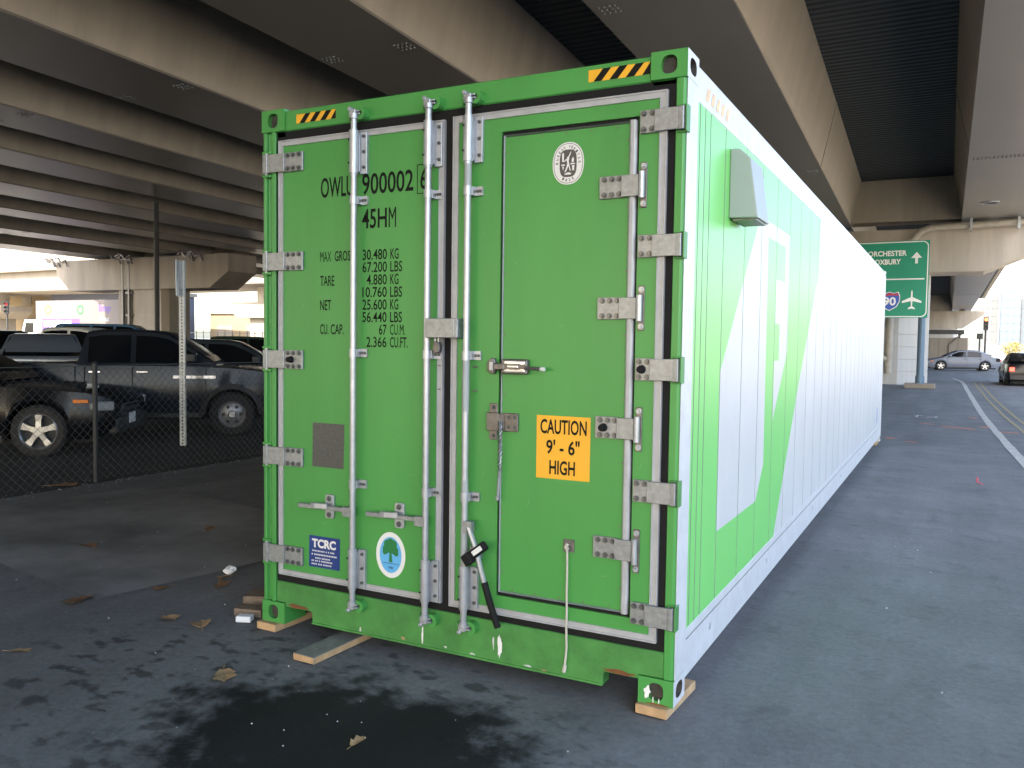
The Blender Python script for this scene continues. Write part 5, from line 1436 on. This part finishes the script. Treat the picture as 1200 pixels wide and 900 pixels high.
# ------------------------------------------------------------------ traffic lights
def signal(label, loc, rz, h, lit):
    t = thing("traffic_light", label, "traffic light", loc, rz, "traffic lights")
    mb = MB(); mb.cyl((0, 0, 0), (0, 0, h), .07, n=10); mb.build("pole", 'black_metal', t, smooth=40)
    mb = MB(); mb.box(-.17, .17, -.22, .0, h - .1, h + .95); hb = mb.build("housing", 'black_metal', t, bevel=.03)
    for k, z in enumerate((h + .76, h + .43, h + .10)):
        mb = MB(); mb.cyl((0, -.235, z), (0, -.22, z), .12, n=16); mb.build("lens", ('lamp_red' if k == 0 and lit else ('red_lens' if k == 0 else 'plastic')), t)
        mb = MB(); pts = []
        for q in range(9):
            a = radians(-10 + 200 * q / 8)
            pts += [(.14 * cos(a), -.22, z + .14 * sin(a)), (.14 * cos(a), -.38, z + .14 * sin(a))]
        mb.add(pts, [(2 * q, 2 * q + 1, 2 * q + 3, 2 * q + 2) for q in range(8)]); mb.build("visor", 'black_metal', t, recalc=False)
    return t
signal("traffic light showing red beyond the silver sedan", (5.85, 76.0, 0), radians(2), 3.2, True)
signal("traffic light at the far left beside the box truck", (-67.3, 40.0, 0), radians(40), 3.5, False)
t = thing("pedestrian_signal", "short dark signal box on a post left of the red light", "signal", (5.4, 74.0, 0))
mb = MB(); mb.cyl((0, 0, 0), (0, 0, 2.4), .06, n=8); mb.build("pole", 'black_metal', t); mb = MB(); mb.box(-.22, .22, -.15, .1, 2.35, 2.8); mb.build("housing", 'black_metal', t, bevel=.03)

# ------------------------------------------------------------------ delivery truck
t = thing("delivery_truck", "white delivery truck with purple lettering band parked in the sun", "truck", (-53.5, 38.0, 0))
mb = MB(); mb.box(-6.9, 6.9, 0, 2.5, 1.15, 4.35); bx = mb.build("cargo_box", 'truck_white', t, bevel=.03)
mb = MB(); mb.box(-6.1, -1.6, -.004, 0, 2.10, 2.95); mb.build("lettering_band", 'purple', t)
mb = MB(); text_into(mb, "WE DELIVER", -6.0, -2.45, 2.32, 2.82, lambda a, b: (a, -.008, b), 0.05); mb.build("lettering", 'sign_white', t, recalc=False)
mb = MB(); text_into(mb, "Imp", 0.62, 1.95, 3.30, 4.05, lambda a, b: (a, -.006, b), 0.03); text_into(mb, "orted", 2.05, 4.0, 3.42, 4.0, lambda a, b: (a, -.006, b), 0.02) if False else None; mb.build("lettering", 'purple', t, recalc=False)
mb = MB(); text_into(mb, "Bag", 0.75, 1.75, 2.72, 3.12, lambda a, b: (a, -.006, b), 0.03); mb.build("lettering", 'sign_white' if False else 'vent', t, recalc=False)
for x, m in ((-5.35, 'shrub'), (-3.95, 'p_blue'), (-1.5, 'stick_green')):
    mb = MB(); n = 20; vs = [(x + rr * cos(2 * pi * k / n), -.006, 3.62 + rr * sin(2 * pi * k / n)) for rr in (.24, .38) for k in range(n)]
    mb.add(vs, [(k, (k + 1) % n, n + (k + 1) % n, n + k) for k in range(n)]); mb.build("roundel", m, t, recalc=False)
for x in (-4.2, -2.6):
    mb = MB(); mb.box(x - .02, x + .02, -.012, 0, 1.7, 4.25); mb.build("side_door_edge", 'galv', t)
mb = MB(); mb.ext([(-9.3, .5), (-7.0, .5), (-7.0, 2.9), (-8.5, 2.9), (-8.9, 1.9), (-9.3, 1.7)], 'y', .1, 2.4); cab = mb.build("cab", 'p_white', t, bevel=.06, seg=2)
mb = MB(); mb.add([(-8.55, .09, 1.85), (-7.35, .09, 1.85), (-7.35, .09, 2.65), (-8.35, .09, 2.65)], [(0, 1, 2, 3)]); mb.build("cab_window", 'glass', t, recalc=False)
me = wheel_meshes(.5, 'steel')
for a in (-8.2, 4.2, 5.4):
    for s in (.2, 2.3):
        w = bpy.data.objects.new("wheel", me[0]); COL.objects.link(w); w.parent = t; w.location = (a, s, .5)
        o = bpy.data.objects.new("rim", me[1]); COL.objects.link(o); o.parent = w
mb = MB(); mb.box(-7, 6.5, .5, 2.0, .8, 1.16); mb.build("chassis", 'black_metal', t)

# ------------------------------------------------------------------ far left: second overpass, buildings, wall
t = thing("far_overpass", "sunlit concrete overpass crossing far behind the parking lot", "bridge", (-90, 64, 0), radians(-3))
mb = MB(); mb.box(-75, 62, -1.5, 9, 7.2, 9.6); mb.build("box_girder", 'concrete_pale', t, bevel=.05)
mb = MB(); mb.box(-75, 62, -2.6, 10, 9.6, 10.1); mb.build("deck_slab", 'concrete_pale', t)
for k in range(22):
    mb = MB(); mb.box(-75 + k * 6.2, -75 + k * 6.2 + 6.1, -2.7, -2.3, 9.75, 12.2); mb.build("parapet_panel", 'concrete_pale', t, bevel=.03)
for x, lab in ((-62.0, "pale pier of the sunlit overpass near the container edge"), (-112, "pale pier of the sunlit overpass at the far left")):
    p_ = thing("concrete_pier", lab, "pier", (x, 66, 0), group="concrete bridge piers")
    mb = MB(); mb.ext([(-4.5, 5.5), (-4.5, 4.7), (-3.2, 3.8), (3.2, 3.8), (4.5, 4.7), (4.5, 5.5)], 'y', -2.2, 2.2); mb.build("pier_cap", 'concrete_pale', p_, bevel=.05)
    mb = MB(); mb.box(-2.2, 2.2, -1.4, 1.4, 0, 3.82); mb.build("column", 'concrete_pale', p_, bevel=.05)
    mb = MB(); mb.box(-1.5, 1.5, -1, 1, 5.5, 7.2); mb.build("bearing_block", 'concrete', p_)
def house(label, x0, x1, y, d, h, m, wins, win_m='bld_dark', nm="building"):
    t = thing(nm, label, "building", ((x0 + x1) / 2, y, 0))
    w = (x1 - x0) / 2
    mb = MB(); mb.box(-w, w, 0, d, 0, h); mb.build("wall", m, t)
    mb = MB(); mb.box(-w - .3, w + .3, -.3, d + .3, h, h + .5); mb.build("roof", 'concrete_pale', t)
    nx, nz, ww, hh = wins
    for i in range(nx):
        for j in range(nz):
            cx_ = -w + (i + .5) * 2 * w / nx; cz_ = h * (j + .55) / nz
            mb = MB(); mb.box(cx_ - ww / 2, cx_ + ww / 2, -.06, .05, cz_ - hh / 2, cz_ + hh / 2); f = mb.build("window", win_m, t)
            mb = MB(); mb.box(cx_ - ww / 2 - .15, cx_ + ww / 2 + .15, -.12, .0, cz_ - hh / 2 - .25, cz_ - hh / 2); mb.build("sill", 'concrete_pale', f)
    return t
house("pale yellow building behind the far left overpass", -128, -106.5, 72, 14, 9, 'bld_yellow', (4, 2, 2.2, 1.6), 'concrete_pale')
house("dark slate building behind the box truck", -106, -92, 70, 12, 7.3, 'bld_dark', (3, 1, 2.5, 1.4), 'p_slate')
house("low pale warehouse behind the tan pier", -91, -40, 84, 18, 5.0, 'bld_yellow', (9, 1, 3.0, 1.3), 'concrete_pale')
# thin railing in front of the warehouse
t = thing("railing", "thin dark railing before the pale warehouse", "railing", (-58, 58, 0), radians(0))
for z in (1.2, 2.1):
    mb = MB(); mb.box(-9, 12, -.03, .03, z, z + .06); mb.build("rail", 'black_metal', t)
for k in range(22):
    mb = MB(); mb.box(-9 + k, -8.95 + k, -.03, .03, 0, 2.3); mb.build("railing_post", 'black_metal', t)

# ------------------------------------------------------------------ far right: towers, low wall, shrubs
def tower(label, x0, x1, y, h, m, nb, m2):
    t = thing("tower_building", label, "tower", ((x0 + x1) / 2, y, 0), group="towers on the right horizon")
    w = (x1 - x0) / 2
    mb = MB(); mb.box(-w, w, 0, 2 * w, 0, h); mb.build("tower_wall", m, t)
    for k in range(nb):
        a = -w + (k + .2) * 2 * w / nb
        mb = MB(); mb.box(a, a + 1.2 * w / nb, -.15, 0, 2, h - 1.5); b_ = mb.build("facade_band", m2, t)
    for k in range(int(h / 3.4)):
        mb = MB(); mb.box(-w - .05, w + .05, -.22, -.15, 2 + k * 3.4, 2.35 + k * 3.4); mb.build("floor_line", m, t)
tower("pale blue glass tower on the right horizon", 21.5, 29, 420, 28, 'bld_blue', 3, 'bld_blue')
tower("hazy stone tower left of the blue glass one", 15.0, 20.9, 430, 26, 'bld_pale', 3, 'bld_pale')
tower("broad pale tower at the right picture edge", 29.6, 48, 430, 24, 'bld_pale', 6, 'bld_blue')
def shrub(label, x, y, s):
    t = thing("shrub", label, "shrub", (x, y, 0), group="shrubs along the sunny field")
    rnd = random.Random(int(x * 10))
    mb = MB()
    for k in range(420):
        a = rnd.uniform(0, 2 * pi); z = rnd.betavariate(1.6, 1.6); rr = (1 - (2 * z - 1) ** 2) ** .5 * rnd.uniform(.4, 1.0) * (1 + .25 * sin(3 * a + z * 5))
        c_ = Vector((rr * cos(a) * s, rr * sin(a) * s, z * s * 1.5 + .1))
        q = .13 * s * rnd.uniform(.6, 1.3)
        n1 = Vector((rnd.gauss(0, 1), rnd.gauss(0, 1), rnd.gauss(0, 1))).normalized(); n2 = n1.orthogonal().normalized()
        mb.add([c_ - n1 * q, c_ + n2 * q * .5, c_ + n1 * q, c_ - n2 * q * .5], [(0, 1, 2, 3)])
    mb.build("foliage", 'shrub', t, recalc=False)
    mb = MB()
    for k in range(5):
        a = k * 1.3; mb.tube([(0, 0, 0), (.3 * s * cos(a), .3 * s * sin(a), .5 * s), (.6 * s * cos(a), .6 * s * sin(a), 1.0 * s)], .03 * s, 5)
    mb.build("stem", 'wood_grey', t)
for i, (x, y, s, lab) in enumerate(((13.0, 170, 1.8, "leftmost autumn shrub on the sunny field"), (17.0, 172, 2.1, "second autumn shrub from the left on the sunny field"), (21.0, 168, 1.6, "third autumn shrub from the left on the sunny field"), (25.5, 175, 2.2, "rightmost autumn shrub on the sunny field"))):
    shrub(lab, x, y, s)
t = thing("low_wall", "long low pale wall across the sunny field", "wall", (40, 190, 0))
for k in range(14):
    mb = MB(); mb.box(-34 + k * 5, -29.1 + k * 5, 0, .5, 0, 2.2); mb.build("wall_panel", 'bld_pale', t, bevel=.02)
